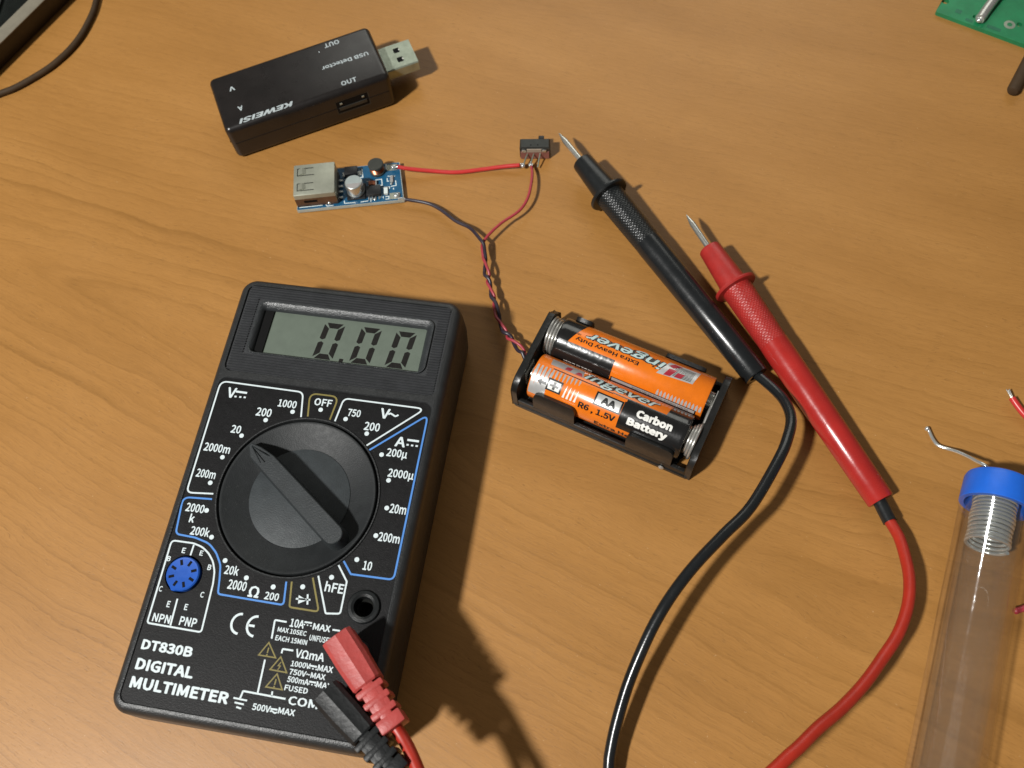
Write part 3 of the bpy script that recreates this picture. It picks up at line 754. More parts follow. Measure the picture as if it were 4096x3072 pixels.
# ------------------------------------------------------------------ USB meter stick
DET = thing('usb_power_detector', 'black glossy USB power detector stick with a metal USB plug', 'USB tester', (-85.02, 104.3, 0), R(13.4))
DW, DH = 60.6, 15.4
db = MB()
bm = bmesh.new(); bmesh.ops.create_cube(bm, size=1.0)
for v_ in bm.verts: v_.co = (DW / 2 + v_.co.x * DW, 13.1 + v_.co.y * 26.2, DH / 2 + v_.co.z * DH)
bmesh.ops.bevel(bm, geom=bm.edges[:], offset=2.1, segments=6, affect='EDGES', profile=.5)
db.bm(bm).build('casing', MAT['detector'], DET, 50)
sm = MB()
for pth in ([(-.02, 1.5, 8.2), (-.02, 24.7, 8.2)], [(1.5, -.02, 8.2), (59, -.02, 8.2)]):
    sm.tube(pth, .10, 6)
sm.build('casing_seam', MAT['dark'], DET, 0)
def det_text(s, xa, xb, ybase, h, flip, bold=.012, shear=0):
    """flip: read from the far side (upside down as seen)"""
    vs, fs = text_fit(s, 0, 0, abs(xb - xa), h, bold, shear)
    if flip: pts = [(max(xa, xb) - a, ybase - b, DH + .04 + c) for a, b, c in vs]
    else: pts = [(min(xa, xb) + a, ybase + b, DH + .04 + c) for a, b, c in vs]
    MB().add(pts, fs).build('lettering', MAT['detprint'], DET, 0)
det_text('KEWEISI', 25.6, 5.6, 3.35, 2.15, True, .018, .25)
det_text('A', 8.6, 6.85, 8.95, 2.15, True)
det_text('V', 8.1, 6.1, 18.75, 1.95, True)
det_text('OUT', 43.6, 49.3, 2.4, 2.0, False)
det_text('USB Detector', 56.7, 39.3, 13.85, 1.75, True)
det_text('OUT', 48.7, 43.1, 23.8, 2.0, True)
MB().add([(40.5, 20.6, DH + .04), (40.7, 20.6, DH + .04), (40.7, 21.2, DH + .04), (40.5, 21.2, DH + .04)], [(0, 1, 2, 3)]).build('scratch', MAT['w'], DET, 0)
# output port in the near side
pt = MB()
pt.loft([[(39.0, -.06, 5.2), (51.6, -.06, 5.2), (51.6, -.06, 11.6), (39.0, -.06, 11.6)], [(39.4, .0, 5.6), (51.2, .0, 5.6), (51.2, .0, 11.2), (39.4, .0, 11.2)]], False, False)
pt.build('port_rim', MAT['switchcan'], DET, 0)
MB().add([(39.4, -.03, 5.6), (51.2, -.03, 5.6), (51.2, -.03, 11.2), (39.4, -.03, 11.2)], [(0, 1, 2, 3)]).build('port_mouth', MAT['dark'], DET, 0)
MB().box(45.3, -.1, 7.6, 10.4, .3, 1.5, .05, 1).build('port_tongue', MAT['switchcan'], DET)
for x0 in (41.2, 49.4):
    MB().box(x0, -.12, 10.0, .9, .25, .7, .05, 1).build('port_spring', MAT['tin'], DET)
# USB plug
pz0, pz1 = 5.4, 9.9
pg = MB()
ox0, ox1, oy0, oy1 = 60.2, 72.9, 7.0, 19.0
pg.loft([[(ox0, oy0 + .4, pz0), (ox0, oy0, pz0 + .4), (ox0, oy0, pz1 - .4), (ox0, oy0 + .4, pz1), (ox0, oy1 - .4, pz1), (ox0, oy1, pz1 - .4), (ox0, oy1, pz0 + .4), (ox0, oy1 - .4, pz0)],
         [(ox1, oy0 + .4, pz0), (ox1, oy0, pz0 + .4), (ox1, oy0, pz1 - .4), (ox1, oy0 + .4, pz1), (ox1, oy1 - .4, pz1), (ox1, oy1, pz1 - .4), (ox1, oy1, pz0 + .4), (ox1, oy1 - .4, pz0)],
         [(ox1, oy0 + .7, pz0 + .3), (ox1, oy0 + .3, pz0 + .7), (ox1, oy0 + .3, pz1 - .7), (ox1, oy0 + .7, pz1 - .3), (ox1, oy1 - .7, pz1 - .3), (ox1, oy1 - .3, pz1 - .7), (ox1, oy1 - .3, pz0 + .7), (ox1, oy1 - .7, pz0 + .3)],
         [(ox0, oy0 + .7, pz0 + .3), (ox0, oy0 + .3, pz0 + .7), (ox0, oy0 + .3, pz1 - .7), (ox0, oy0 + .7, pz1 - .3), (ox0, oy1 - .7, pz1 - .3), (ox0, oy1 - .3, pz1 - .7), (ox0, oy1 - .3, pz0 + .7), (ox0, oy1 - .7, pz0 + .3)]], False, False)
plug = pg.build('usb_plug', MAT['tin2'], DET, 30)
for yy in (10.7, 15.3):
    MB().prism(rrect(66.0, yy - 1.15, 68.3, yy + 1.15, .5, 3), pz1 - .2, pz1 + .03).build('plug_hole', MAT['dark'], plug, 0)
    MB().box(68.1, yy, pz1 + .05, .35, .9, .1, .03, 1).build('hole_edge', MAT['steel'], plug)
MB().box(66, 13, pz0 + 1.2, 12.6, 10.8, 1.3).build('plug_tongue', MAT['white'], plug)
MB().box(60.75, 13, (pz0 + pz1) / 2, .5, 11.0, 5.2, .1, 1).build('plug_collar', MAT['plasticblue'], DET)

# ------------------------------------------------------------------ boost converter board
BD = thing('boost_converter_board', 'small blue circuit board with a USB socket and silver capacitor', 'circuit board', (-64.61, 76.96, 0), R(-3.6))
pcb = MB().prism([(0, 0), (37.4, 0), (36.3, 16.2), (0.2, 16.2)], .5, 1.95).build('printed_board', MAT['pcbedge'], BD, 0)
MB().prism([(.12, .12), (37.2, .12), (36.1, 16.1), (.32, 16.1)], 1.95, 2.0).build('solder_mask', MAT['pcbblue'], pcb, 0)
BT = 2.0
# socket shell
sk = MB().box(7.55, 7.65, 5.3, 14.3, 13.0, 6.6, .35, 2).build('usb_socket', MAT['tin'], BD)
ST = 8.6
for y0 in (10.9, 4.6):
    # U shaped cut round a pressed spring tongue
    for (xa, ya, xb, yb) in ((1.8, y0 + 1.45, 7.2, y0 + 1.45), (1.8, y0 - 1.45, 7.4, y0 - 1.45), (1.8, y0 - 1.45, 1.8, y0 + 1.45)):
        dx = abs(xb - xa); dy = abs(yb - ya)
        MB().box((xa + xb) / 2, (ya + yb) / 2, ST, dx + .28, dy + .28, .06).build('shell_slot', MAT['dark'], sk, 0)
    MB().loft([[(2.2, y0 - 1.2, ST + .02), (2.2, y0 + 1.2, ST + .02), (2.2, y0 + 1.2, ST + .1), (2.2, y0 - 1.2, ST + .1)],
               [(3.6, y0 - 1.2, ST + .02), (3.6, y0 + 1.2, ST + .02), (3.6, y0 + 1.2, ST + .75), (3.6, y0 - 1.2, ST + .75)],
               [(4.6, y0 - 1.2, ST + .02), (4.6, y0 + 1.2, ST + .02), (4.6, y0 + 1.2, ST + .1), (4.6, y0 - 1.2, ST + .1)]]).build('spring_tongue', MAT['tin'], sk, 20)
MB().box(5.6, 1.12, 4.9, 4.6, .1, 1.3).build('side_slot', MAT['dark'], sk, 0)
MB().sphere((11.6, 1.0, 3.0), .55, None, 1.2, .8, 1).build('solder_blob', MAT['solder'], BD)
MB().box(7.4, 1.11, 4.4, 14.0, .06, 4.2).build('shell_side_reflection', MAT['shell_side_reflection'], sk, 0)  # thin plate carrying the painted table reflection
for y0 in (10.3, 7.8, 5.5, 3.1):
    MB().box(15.4, y0, 2.5, 1.9, .75, .7, .1, 1).build('socket_pin', MAT['solder'], BD)
MB().box(14.95, 7.0, 3.4, .5, 11, 2.6, .1, 1).build('socket_back', MAT['chip'], BD)
# schottky diode
dd = MB().box(19.4, 12.9, 3.4, 4.6, 3.4, 2.4, .25, 2).build('diode', MAT['chip'], BD)
MB().box(16.7, 12.9, 2.3, 1.2, 1.8, .5, .08, 1).build('diode_lead', MAT['solder'], dd)
MB().box(22.2, 12.9, 2.3, 1.2, 1.8, .5, .08, 1).build('diode_lead', MAT['solder'], dd)
# electrolytic capacitor
CM = Matrix.Translation((21.0, 5.2, 0))
MB().box(21.0, 5.0, 2.4, 6.5, 6.5, .8, .2, 1).build('capacitor_base', MAT['chip'], BD)
cp = MB().lathe([(3.0, 2.8), (3.15, 3.0), (3.15, 3.5), (2.95, 3.7), (2.95, 3.9), (3.15, 4.15), (3.15, 7.3), (2.95, 7.75), (2.75, 7.85)], 36, CM, True, False).build('capacitor', MAT['alu'], BD)
MB().lathe([(2.78, 7.84), (.01, 7.86)], 36, CM, False, False).build('capacitor_top', MAT['alutop'], cp)
MB().add([(21.0 + 2.6 * math.cos(R(a)), 5.2 + 2.6 * math.sin(R(a)), 7.9) for a in range(195, 346, 15)], [tuple(range(11))]).build('capacitor_mark', MAT['greyprint'], cp, 0)
# inductor
IM = Matrix.Translation((28.5, 13.2, 0)) @ Matrix.Diagonal((1, .95, 1, 1))
ind = MB().lathe([(2.75, 2.0), (2.75, 2.8), (2.2, 3.0)], 32, IM).lathe([(2.2, 5.2), (2.72, 5.4), (2.75, 6.1), (2.55, 6.35)], 32, IM).build('inductor', MAT['ferrite'], BD)
wd = MB()
for k in range(7):
    wd.lathe([(2.2, 2.98 + k * .32), (2.45, 3.14 + k * .32), (2.2, 3.3 + k * .32)], 32, IM, False, False)
wd.build('inductor_winding', MAT['copper'], ind)
# driver ic with legs
ic = MB().box(27.1, 4.1, 3.0, 5.0, 4.0, 1.5, .2, 2).build('driver_chip', MAT['chip'], BD)
for x0 in (25.3, 26.5, 27.7, 28.9):
    for s_ in (-1, 1):
        MB().box(x0, 4.1 + s_ * 2.5, 2.3, .45, 1.1, .4, .05, 1).build('chip_leg', MAT['solder'], ic)
MB().sphere((27.4, 1.3, 2.2), .62, None, 1, 1, .8).build('solder_blob', MAT['solder'], BD)
c2 = MB().box(26.6, 7.9, 2.5, 2.6, 1.6, 1.0, .1, 1).build('chip_capacitor', MAT['copper'], BD)
MB().box(27.95, 7.9, 2.5, .5, 1.6, 1.02, .08, 1).build('end_cap', MAT['solder'], c2)
for (x0, y0, sx, sy, mt) in ((33.4, 8.9, 1.1, 2.1, 'greyprint'), (31.3, 4.1, 1.4, 2.6, 'white')):
    rr = MB().box(x0, y0, 2.4, sx, sy, .7, .1, 1).build('chip_resistor', MAT[mt], BD)
    for s_ in (-1, 1):
        MB().box(x0, y0 + s_ * (sy / 2 + .15), 2.35, sx, .5, .75, .1, 1).build('end_cap', MAT['solder'], rr)
MB().sphere((33.2, 7.0, 2.3), .5, None, 1, 1, .8).build('solder_blob', MAT['solder'], BD)
# solder pads for the wires
for (x0, y0) in ((33.6, 14.2), (34.3, 2.0)):
    MB().box(x0, y0, 2.06, 3.6, 2.6, .12, .05, 1).build('solder_pad', MAT['tin'], BD)
    MB().sphere((x0 + .7, y0 - .2, 2.2), 1.15, None, 1.1, .9, .9).build('solder_blob', MAT['solder'], BD)
MB().box(31.6, 14.3, 2.35, .5, 2.4, .5, .05, 1).build('solder_pad', MAT['silk'], BD)
# silkscreen
for p in ([(22.9, 14.9), (23.2, 11.2), (21.4, 11.3)], [(27.6, 9.5), (29.8, 9.6), (30.0, 7.0), (27.9, 7.1)], [(16.6, 2.0), (16.7, .9), (20.4, .8)], [(22.3, .8), (25.0, .95)], [(.8, 1.0), (9.0, 1.1)], [(31.9, 10.6), (34.6, 10.3)], [(31.8, 9.8), (31.8, 8.4), (32.4, 8.4)], [(34.7, 8.4), (34.9, 6.3), (33.0, 6.1)], [(30.1, 5.9), (32.5, 6.0), (32.5, 5.2)], [(30.2, 2.2), (30.3, 1.4)], [(31.0, .9), (32.2, .9), (32.2, 2.0), (31.0, 2.0)], [(29.2, 1.5), (29.5, 3.0)], [(25.9, .5), (25.9, 2.0)], [(33.9, 5.4), (33.9, 4.6)], [(24.6, 9.2), (26.0, 9.3)], [(10.1, 1.3), (10.6, .5), (12.8, .6)]):
    MB().ribbon(p, .32, BT + .06).build('silkscreen_line', MAT['silk'], BD, 0)
for s, xa, y0, xb, h in (('PFM', 11.0, 15.0, 11.8, .8),):
    pass

# ------------------------------------------------------------------ slide switch
SWT = thing('slide_switch', 'small black slide switch with three metal pins soldered to red wires', 'switch', (15.0, 85.75, 0), R(-10.2))
L_, W_, H_ = 10.5, 4.2, 6.0
cb = MB()
cb.loft([[(.3, .1, .3), (L_ - .3, .1, .3), (L_ - .3, W_, .3), (.3, W_, .3)], [(.0, .1, .8), (L_, .1, .8), (L_, W_, .8), (.0, W_, .8)], [(0, .1, H_ - .5), (L_, .1, H_ - .5), (L_, W_, H_ - .5), (0, W_, H_ - .5)], [(.4, .4, H_), (L_ - .4, .4, H_), (L_ - .4, W_ - .3, H_), (.4, W_ - .3, H_)]])
can = cb.build('metal_can', MAT['switchcan'], SWT, 25)
for x0 in (3.9, 6.3):
    MB().disc(x0, 1.3, H_ + .02, .28, 12).build('can_hole', MAT['dark'], can, 0)
MB().box(L_ / 2, -.05, 2.2, L_ - .5, .4, 3.6, .08, 1).build('contact_plate', MAT['phenolic'], SWT)
MB().box(5.1, -.12, 4.7, 5.2, .35, 1.7, .1, 1).build('front_flap', MAT['beige'], SWT)
for x0 in (1.45, 8.6):
    MB().box(x0, -.2, 4.6, 1.5, .6, 1.2, .25, 2).build('can_tab', MAT['steel'], SWT)
MB().box(7.4, W_ + .8, 4.2, 2.0, 2.0, 2.2, .3, 2).build('slider', MAT['chip'], SWT)
pins = [((2.7, -.1, 3.0), (1.3, -4.2, 2.0)), ((4.9, -.1, 3.0), (3.9, -4.0, 2.2)), ((7.15, -.1, 3.2), (6.3, -4.6, 1.3))]
for a, b_ in pins:
    MB().tube([a, ((a[0] * .6 + b_[0] * .4), (a[1] * .6 + b_[1] * .4), (a[2] * .6 + b_[2] * .4) + .25), b_], .27, 8).build('pin', MAT['tin2'], SWT)
MB().sphere((1.15, -4.3, 2.05), .85, None, 1, 1.15, .85).sphere((.4, -3.75, 2.2), .35, None, 1.6, .6, .6).build('solder_blob', MAT['solder'], SWT)
MB().sphere((3.75, -4.2, 2.2), .72, None, 1, 1.1, .9).sphere((3.95, -3.4, 2.4), .42, None, .7, 1.5, .8).build('solder_blob', MAT['solder'], SWT)

# ------------------------------------------------------------------ hook up wires
def wire(name, label, path, r, mat, grp, bare=None):
    o = MB().tube(spline(path, .8), r, 10).build(name, mat, None, 60)
    tag(o, label, 'wire', grp)
    return o
w1 = wire('hookup_wire', 'red wire running straight from the blue board to the slide switch', W1[:-1] + [(14.2, 81.6, 2.1)], .74, MAT['wirered'], 'wires between the board and the holder')
MB().tube(spline([(14.0, 81.6, 2.1), (15.0, 81.5, 2.1), (15.9, 81.45, 2.1)], .5), .38, 8).build('bare_end', MAT['copper'], w1, 60)
MB().tube(spline([(W1[0][0] - 2.2, W1[0][1] + .3, 2.6), (W1[0][0] - .8, W1[0][1] + .1, 3.4), W1[0]], .5), .4, 8).build('bare_end', MAT['solder'], w1, 60)
TWC = spline(TW, .35)
def twist(phase, rad, upto=1.0):
    acc = 0; out = []; n = len(TWC); tot = sum((TWC[i] - TWC[i - 1]).length for i in range(1, n))
    for i in range(n):
        if i: acc += (TWC[i] - TWC[i - 1]).length
        t = (TWC[min(i + 1, n - 1)] - TWC[max(i - 1, 0)]).normalized()
        s = t.cross(Vector((0, 0, 1))).normalized(); up = s.cross(t)
        loose = 1.0 + .35 * math.sin(acc * .47 + 2) if acc < tot * .78 else 1.0 + (acc / tot - .78) * 2.0
        a = phase + 2 * PI * acc / 11.2 + .8 * math.sin(acc * .31 + 1.0) + .35 * math.sin(acc * .83)
        out.append(TWC[i] + (s * math.cos(a) + up * math.sin(a)) * rad * loose)
    return out
tr = twist(R(165), .62); tb = twist(R(345), .62)
HOLD_IN = Vector((5.9, 5.9, 5.8))
wr = [Vector(p) for p in spline(W2[:-1], .8)][:-1] + [Vector((2.2, 55.9, 5.0))] + tr
def relax(pts, k=3):
    for _ in range(k):
        pts = [pts[0]] + [(pts[i - 1] + pts[i] * 2 + pts[i + 1]) / 4 for i in range(1, len(pts) - 1)] + [pts[-1]]
    return pts
o = MB().tube(relax(wr, 2) + [Vector((6.0, 6.0, 5.4))], .50, 10).build('hookup_wire', MAT['wirepink'], None, 60)
tag(o, 'red wire from the switch middle pin twisted down to the battery holder', 'wire', 'wires between the board and the holder')
MB().tube([Vector((18.75, 81.2, 2.2)), Vector((18.3, 80.3, 2.3)), Vector(W2[0])], .3, 8).build('bare_end', MAT['solder'], o, 60)
wb = [Vector(p) for p in spline(W3, .8)][:-2] + tb
o = MB().tube(relax(wb, 3) + [Vector((5.2, 5.2, 5.0))], .60, 10).build('hookup_wire', MAT['wireblack'], None, 60)
tag(o, 'dark purple black wire curving from the blue board and twisted with the red one', 'wire', 'wires between the board and the holder')
MB().tube(spline([(-29.2, 75.0, 2.6), (-28.0, 74.8, 2.6), W3[0]], .4), .42, 8).build('bare_end', MAT['solder'], o, 60)

# ------------------------------------------------------------------ battery holder
HO = (-.77, -6.91, 0); HA_ = R(-34.4)
HD = thing('battery_holder', 'open black plastic two cell battery holder with coil springs', 'battery holder', HO, HA_)
HL, HW = 58.4, 31.9
hole = [(53.2, 2.6), (56.2, 2.6), (56.2, 7.2), (54.6, 7.2)]
flr = MB()
base = rrect(0, 0, HL, HW, 1.2, 4)
flr.plate(base, [hole], 1.3)
flr.loft([[(x, y, .0) for x, y in base], [(x, y, 1.3) for x, y in base]], False, False)
flr.loft([[(x, y, .0) for x, y in hole], [(x, y, 1.3) for x, y in hole]], False, False)
flr.build('floor', MAT['holder'], HD, 20)
def end_plate(x0, x1, prof, name='end_wall'):
    MB().loft([[(x0, y, z) for y, z in prof], [(x0 + .25, y * .985 + .2, z * .99 + .08) for y, z in prof], [(x1, y, z) for y, z in prof]], True, True).build(name, MAT['holder'], HD, 30)
lp_ = [(0.1, 0)] + [(.1 + 5.0 * (1 - math.cos(R(a))), 9.2 + 5.0 * math.sin(R(a))) for a in range(0, 91, 10)] + [(26.4, 14.3), (27.5, 14.1), (28.1, 13.4), (27.9, 12.6), (28.9, 12.1), (29.6, 10.9), (31.0, 9.5), (31.7, 8.0), (31.8, 0)]
end_plate(-.1, 1.9, lp_)
rp_ = [(0.1, 0), (.1, 3.0)] + [(.1 + 5.0 * (1 - math.cos(R(a))), 7.0 + 5.2 * math.sin(R(a))) for a in range(0, 91, 10)] + [(12, 12.4), (20, 13.2), (25, 13.9)] + [(27.2 + 4.6 * math.sin(R(a)), 9.2 + 4.6 * math.cos(R(a))) for a in range(0, 91, 15)] + [(31.8, 0)]
end_plate(56.5, 58.5, rp_)
MB().box(HL / 2, .95, 2.2, HL - .6, 1.3, 4.2, .25, 2).build('front_wall', MAT['holder'], HD)
MB().box(HL / 2, HW - .75, 2.2, HL - .6, 1.4, 4.2, .25, 2).build('back_wall', MAT['holder'], HD)
BY = (9.0, 23.1); BZ = 8.2
def clip(x0, x1, cy, sg, top, r0=7.3, r1=8.62):
    """wall tab that rises straight and then hugs the cell; sg -1 = front, 1 = back"""
    n = 10
    def sec(x, f):
        aa = 90 + (top - 90) * f
        pr = [(cy + sg * r1, .6), (cy + sg * r1, BZ * .6)] + [(cy + sg * r1 * math.sin(R(90 + (aa - 90) * k / n)), BZ + r1 * math.cos(R(90 + (aa - 90) * k / n))) for k in range(n + 1)]
        pr += [(cy + sg * r0 * math.sin(R(aa + (90 - aa) * k / n)), BZ + r0 * math.cos(R(aa + (90 - aa) * k / n))) for k in range(n + 1)] + [(cy + sg * r0, .6)]
        return [(x, y, z) for y, z in (pr if sg < 0 else pr[::-1])]
    xs = [(x0, .55), (x0 + .25, .80), (x0 + .9, .94), (x0 + 1.8, 1), (x1 - 1.8, 1), (x1 - .9, .94), (x1 - .25, .80), (x1, .55)]
    MB().loft([sec(x, f) for x, f in xs], True, True).build('cell_clip', MAT['holder'], HD, 40)
clip(7.2, 20.8, BY[0], -1, 60)
clip(37.5, 52.0, BY[0], -1, 62)
clip(7.6, 13.4, BY[1], 1, 66)
clip(37.6, 50.5, BY[1], 1, 74)
MB().box(HL / 2, 16.05, 1.9, HL - 4, 1.0, 1.6, .2, 1).build('centre_rib', MAT['holder'], HD)
# springs and contacts
def coil(x0, x1, cy, r0, r1, turns, rw, n=26):
    N = int(turns * n)
    return [(x0 + (x1 - x0) * i / N, cy + (r0 + (r1 - r0) * i / N) * math.cos(2 * PI * i / n), BZ + (r0 + (r1 - r0) * i / N) * math.sin(2 * PI * i / n)) for i in range(N + 1)]
MB().tube(coil(2.3, 6.1, BY[1], 5.9, 4.9, 4.2, .4), .46, 8).build('coil_spring', MAT['spring'], HD, 60)
c_ = coil(56.2, 53.2, BY[0], 5.6, 3.4, 3.4, .4)
MB().tube(spline([(56.2, 24.4, 9.4), (56.15, 20, 9.6), (56.1, 17.0, 9.2)], 1.0)[:-1] + c_, .5, 10).build('coil_spring', MAT['spring'], HD, 60)
MB().box(56.3, 23.1, 8.2, .4, 5.2, 6.2, .1, 1).build('contact_plate', MAT['spring'], HD)
MB().box(2.05, BY[0], 8.2, .35, 6, 7, .1, 1).build('contact_plate', MAT['spring'], HD)
MB().lathe([(.9, 0), (.9, .25), (.55, .6), (.01, .7)], 16, Matrix.Translation((49.6, .05, 1.4)) @ Matrix.Rotation(R(90), 4, 'X')).build('rivet', MAT['spring'], HD)

# ------------------------------------------------------------------ AA cells
BR = 7.0
def curved(pts_s, pts_t, dr, root, name, mat, ns=None, nt=None, flat=0):
    """quad patch on the jacket: corners (s, theta deg) tl,tr,br,bl"""
    (s0, t0), (s1, t1), (s2, t2), (s3, t3) = [(a, b) for a, b in zip(pts_s, pts_t)]
    ns = ns or max(2, int(abs(s1 - s0) / 3) + 1); nt = nt or max(2, int(abs(t3 - t0) / 5) + 1)
    vs = []; fs = []
    for j in range(nt + 1):
        for i in range(ns + 1):
            u_, v_ = i / ns, j / nt
            s = (s0 * (1 - u_) + s1 * u_) * (1 - v_) + (s3 * (1 - u_) + s2 * u_) * v_
            t = (t0 * (1 - u_) + t1 * u_) * (1 - v_) + (t3 * (1 - u_) + t2 * u_) * v_
            vs.append((s, -(BR + dr) * math.sin(R(t)), (BR + dr) * math.cos(R(t))))
    w = ns + 1
    for j in range(nt):
        for i in range(ns):
            fs.append((j * w + i, (j + 1) * w + i, (j + 1) * w + i + 1, j * w + i + 1))
    return MB().add(vs, fs).build(name, mat, root, 60)
def crect(s0, s1, t0, t1, dr, root, name, mat):
    return curved((s0, s1, s1, s0), (t0, t0, t1, t1), dr, root, name, mat)
def ctext(s, s0, s1, tb, tt, dr, root, mat, bold=.02, shear=0.0, name='lettering'):
    """text along the cell: baseline at angle tb, cap line at tt"""
    h = abs(tb - tt) * PI / 180 * BR
    vs, fs = text_fit(s, s0, 0, s1, h, bold, shear)
    bm = bmesh.new()
    V = [bm.verts.new(v) for v in vs]
    for f in fs:
        try: bm.faces.new([V[i] for i in f])
        except ValueError: pass
    yv = -0.5
    while yv < h + .6:
        bmesh.ops.bisect_plane(bm, geom=bm.verts[:] + bm.edges[:] + bm.faces[:], plane_co=(0, yv, 0), plane_no=(0, 1, 0), dist=1e-5)
        yv += .45
    sg = 1 if tt > tb else -1
    for v in bm.verts:
        t = R(tb) + sg * v.co.y / BR
        x = v.co.x
        rr = BR + dr + v.co.z * .8
        v.co = (x, -rr * math.sin(t), rr * math.cos(t))
    return MB().bm(bm).build(name, mat, root, 0)

def make_cell(label, xpos, ypos, flip):
    # cell local axis: +X runs from the + end to the - end
    ca, sa = math.cos(HA_), math.sin(HA_)
    wx = HO[0] + xpos * ca - ypos * sa; wy = HO[1] + xpos * sa + ypos * ca
    root = thing('battery', label, 'battery', (wx, wy, BZ), HA_ + (PI if flip else 0), 'AA cells in the holder')
    AX = Matrix.Rotation(R(90), 4, 'Y')
    MB().lathe([(6.1, .25), (6.75, .0), (7.0, .35), (7.0, 48.4), (6.8, 48.75), (6.2, 48.6)], 64, AX, False, False).build('jacket', MAT['orange'], root, 40)
    MB().lathe([(6.2, 48.64), (6.82, 48.8), (7.04, 48.42), (7.04, 47.6)], 64, AX, False, False).build('jacket_end', MAT['batblack'], root, 40)
    MB().lathe([(6.3, .3), (5.9, .15), (2.9, .15), (2.75, -.1), (2.7, -1.3), (2.3, -1.5), (.01, -1.5)], 40, AX, False, False).build('positive_terminal', MAT['steel'], root)
    MB().lathe([(6.4, 48.5), (6.0, 48.8), (.01, 48.9)], 40, AX, False, False).build('negative_terminal', MAT['steel'], root)
    return root

# front cell, + end at the left
b1 = make_cell('front AA battery with silver plus box and white Carbon Battery lettering', 4.3, BY[0], False)
crect(29.4, 48.5, -12, 69, .03, b1, 'label_panel', MAT['batblack'])
crect(33.6, 48.5, 69, 150, .03, b1, 'label_panel', MAT['batblack'])
curved((42.2, 48.5, 48.5, 41.4), (-60, -60, -12, -12), .03, b1, 'label_panel', MAT['batblack'])
crect(29.0, 29.4, -3, 69, .035, b1, 'label_edge', MAT['batblack'])
crect(24.5, 48.5, -12.8, -10.2, .04, b1, 'label_panel', MAT['batblack'])
crect(5.4, 24.6, -11.2, -8.6, .04, b1, 'label_line', MAT['blackprint'])
# silver head and spikes
curved((.35, 5.6, 5.6, .35), (9, 2, 73, 74), .034, b1, 'silver_bar', MAT['silverprint'])
for k in range(4):
    s = 1.55 + k * 1.2
    curved((s - .2, s + .2, s + .03, s - .03), (1, 1, 44 - k * 4, 44 - k * 4), .05, b1, 'label_gap', MAT['orange'])
for k in range(12):
    s = .9 + k * 1.24; top = -7.5
    ln = 30 - max(0, k - 4) * 2.2
    w = .78 - k * .025
    c1 = top + ln * .4
    curved((s - w / 2 * .7, s + w / 2 * .7, s + w / 2, s - w / 2), (top, top, c1, c1), .037, b1, 'silver_bar', MAT['silverprint'])
    curved((s - w / 2, s + w / 2, s + .05, s - .05), (c1, c1, top + ln, top + ln), .037, b1, 'silver_bar', MAT['silverprint'])
for k in range(4):
    s = 11.3 + k * 1.22
    curved((s + .25, s + .35, s + .35, s - .35), (18 + k * .3, 18 + k * .3, 49, 49), .035, b1, 'silver_bar', MAT['whiteprint'])
crect(5.4, 10.2, 14.8, 46.2, .05, b1, 'polarity_box', MAT['blackprint'])
crect(5.95, 9.65, 19.2, 41.8, .07, b1, 'polarity_box', MAT['whiteprint'])
crect(6.35, 9.25, 27.6, 33.6, .09, b1, 'plus_mark', MAT['blackprint'])
crect(7.4, 8.2, 20.8, 40.4, .09, b1, 'plus_mark', MAT['blackprint'])
crect(3.7, 5.3, 28.0, 36.0, .07, b1, 'arrow_mark', MAT['blackprint'])
curved((2.2, 3.8, 3.8, 2.2), (32, 23, 41, 32.2), .07, b1, 'arrow_mark', MAT['blackprint'])
crect(20.3, 28.9, .0, 33.8, .05, b1, 'size_box', MAT['blackprint'])
crect(20.85, 28.35, 3.8, 29.9, .07, b1, 'size_box', MAT['silverprint'])
ctext('AA', 22.4, 27.0, 26.5, 7.5, .09, b1, MAT['blackprint'], .022)
ctext('R6 , 1.5V', 16.4, 28.1, 56.5, 40.5, .06, b1, MAT['blackprint'], .016)
ctext('Carbon', 33.4, 44.5, 22.5, 3.0, .06, b1, MAT['whiteprint'], .026)
ctext('Battery', 31.6, 44.0, 47.5, 29.0, .06, b1, MAT['whiteprint'], .026)
ctext('Extra Heavy Duty', 22.3, 45.5, 91, 77, .06, b1, MAT['blackprint'], .016)
curved((3.6, 14.0, 14.6, 4.0), (-42, -42, -18.5, -18.5), .04, b1, 'logo_panel', MAT['greyprint'])
curved((8.8, 10.6, 10.2, 8.4), (-33, -35, -21, -21), .06, b1, 'logo_mark', MAT['redprint'])
curved((12.6, 13.6, 14.3, 11.8), (-30, -30, -19, -19), .06, b1, 'logo_mark', MAT['redprint'])
ctext('ingever', 14.6, 38.8, -18.0, -44, .05, b1, MAT['blackprint'], .05, .3, 'letter_outline')
ctext('ingever', 14.8, 38.6, -18.8, -43, .08, b1, MAT['paleprint'], .008, .3)

# rear cell, reversed
b2 = make_cell('rear AA battery lying reversed with its logo lettering upside down', 54.4, BY[1], True)
crect(29.3, 48.5, -118, -21.8, .03, b2, 'label_panel', MAT['batblack'])
curved((44.9, 48.5, 48.5, 42.0), (-22, -22, 30, 30), .03, b2, 'label_panel', MAT['batblack'])
curved((42.0, 48.5, 48.5, 41.0), (30, 30, 70, 70), .03, b2, 'label_panel', MAT['batblack'])
curved((16.7, 5.6, 4.6, 14.2), (-11.5, -4.5, 37, 33), .05, b2, 'logo_panel', MAT['silverprint'])
for k in range(9):
    t = -1 + k * 3.6
    curved((6.4 - k * .05, 12.0, 12.0, 6.4 - k * .05), (t, t - 2.2, t - .6, t + 1.6), .075, b2, 'logo_stripe', MAT['blackprint'])
curved((14.6, 12.6, 11.2, 13.6), (-9, -7, 14, 12), .085, b2, 'logo_mark', MAT['redprint'])
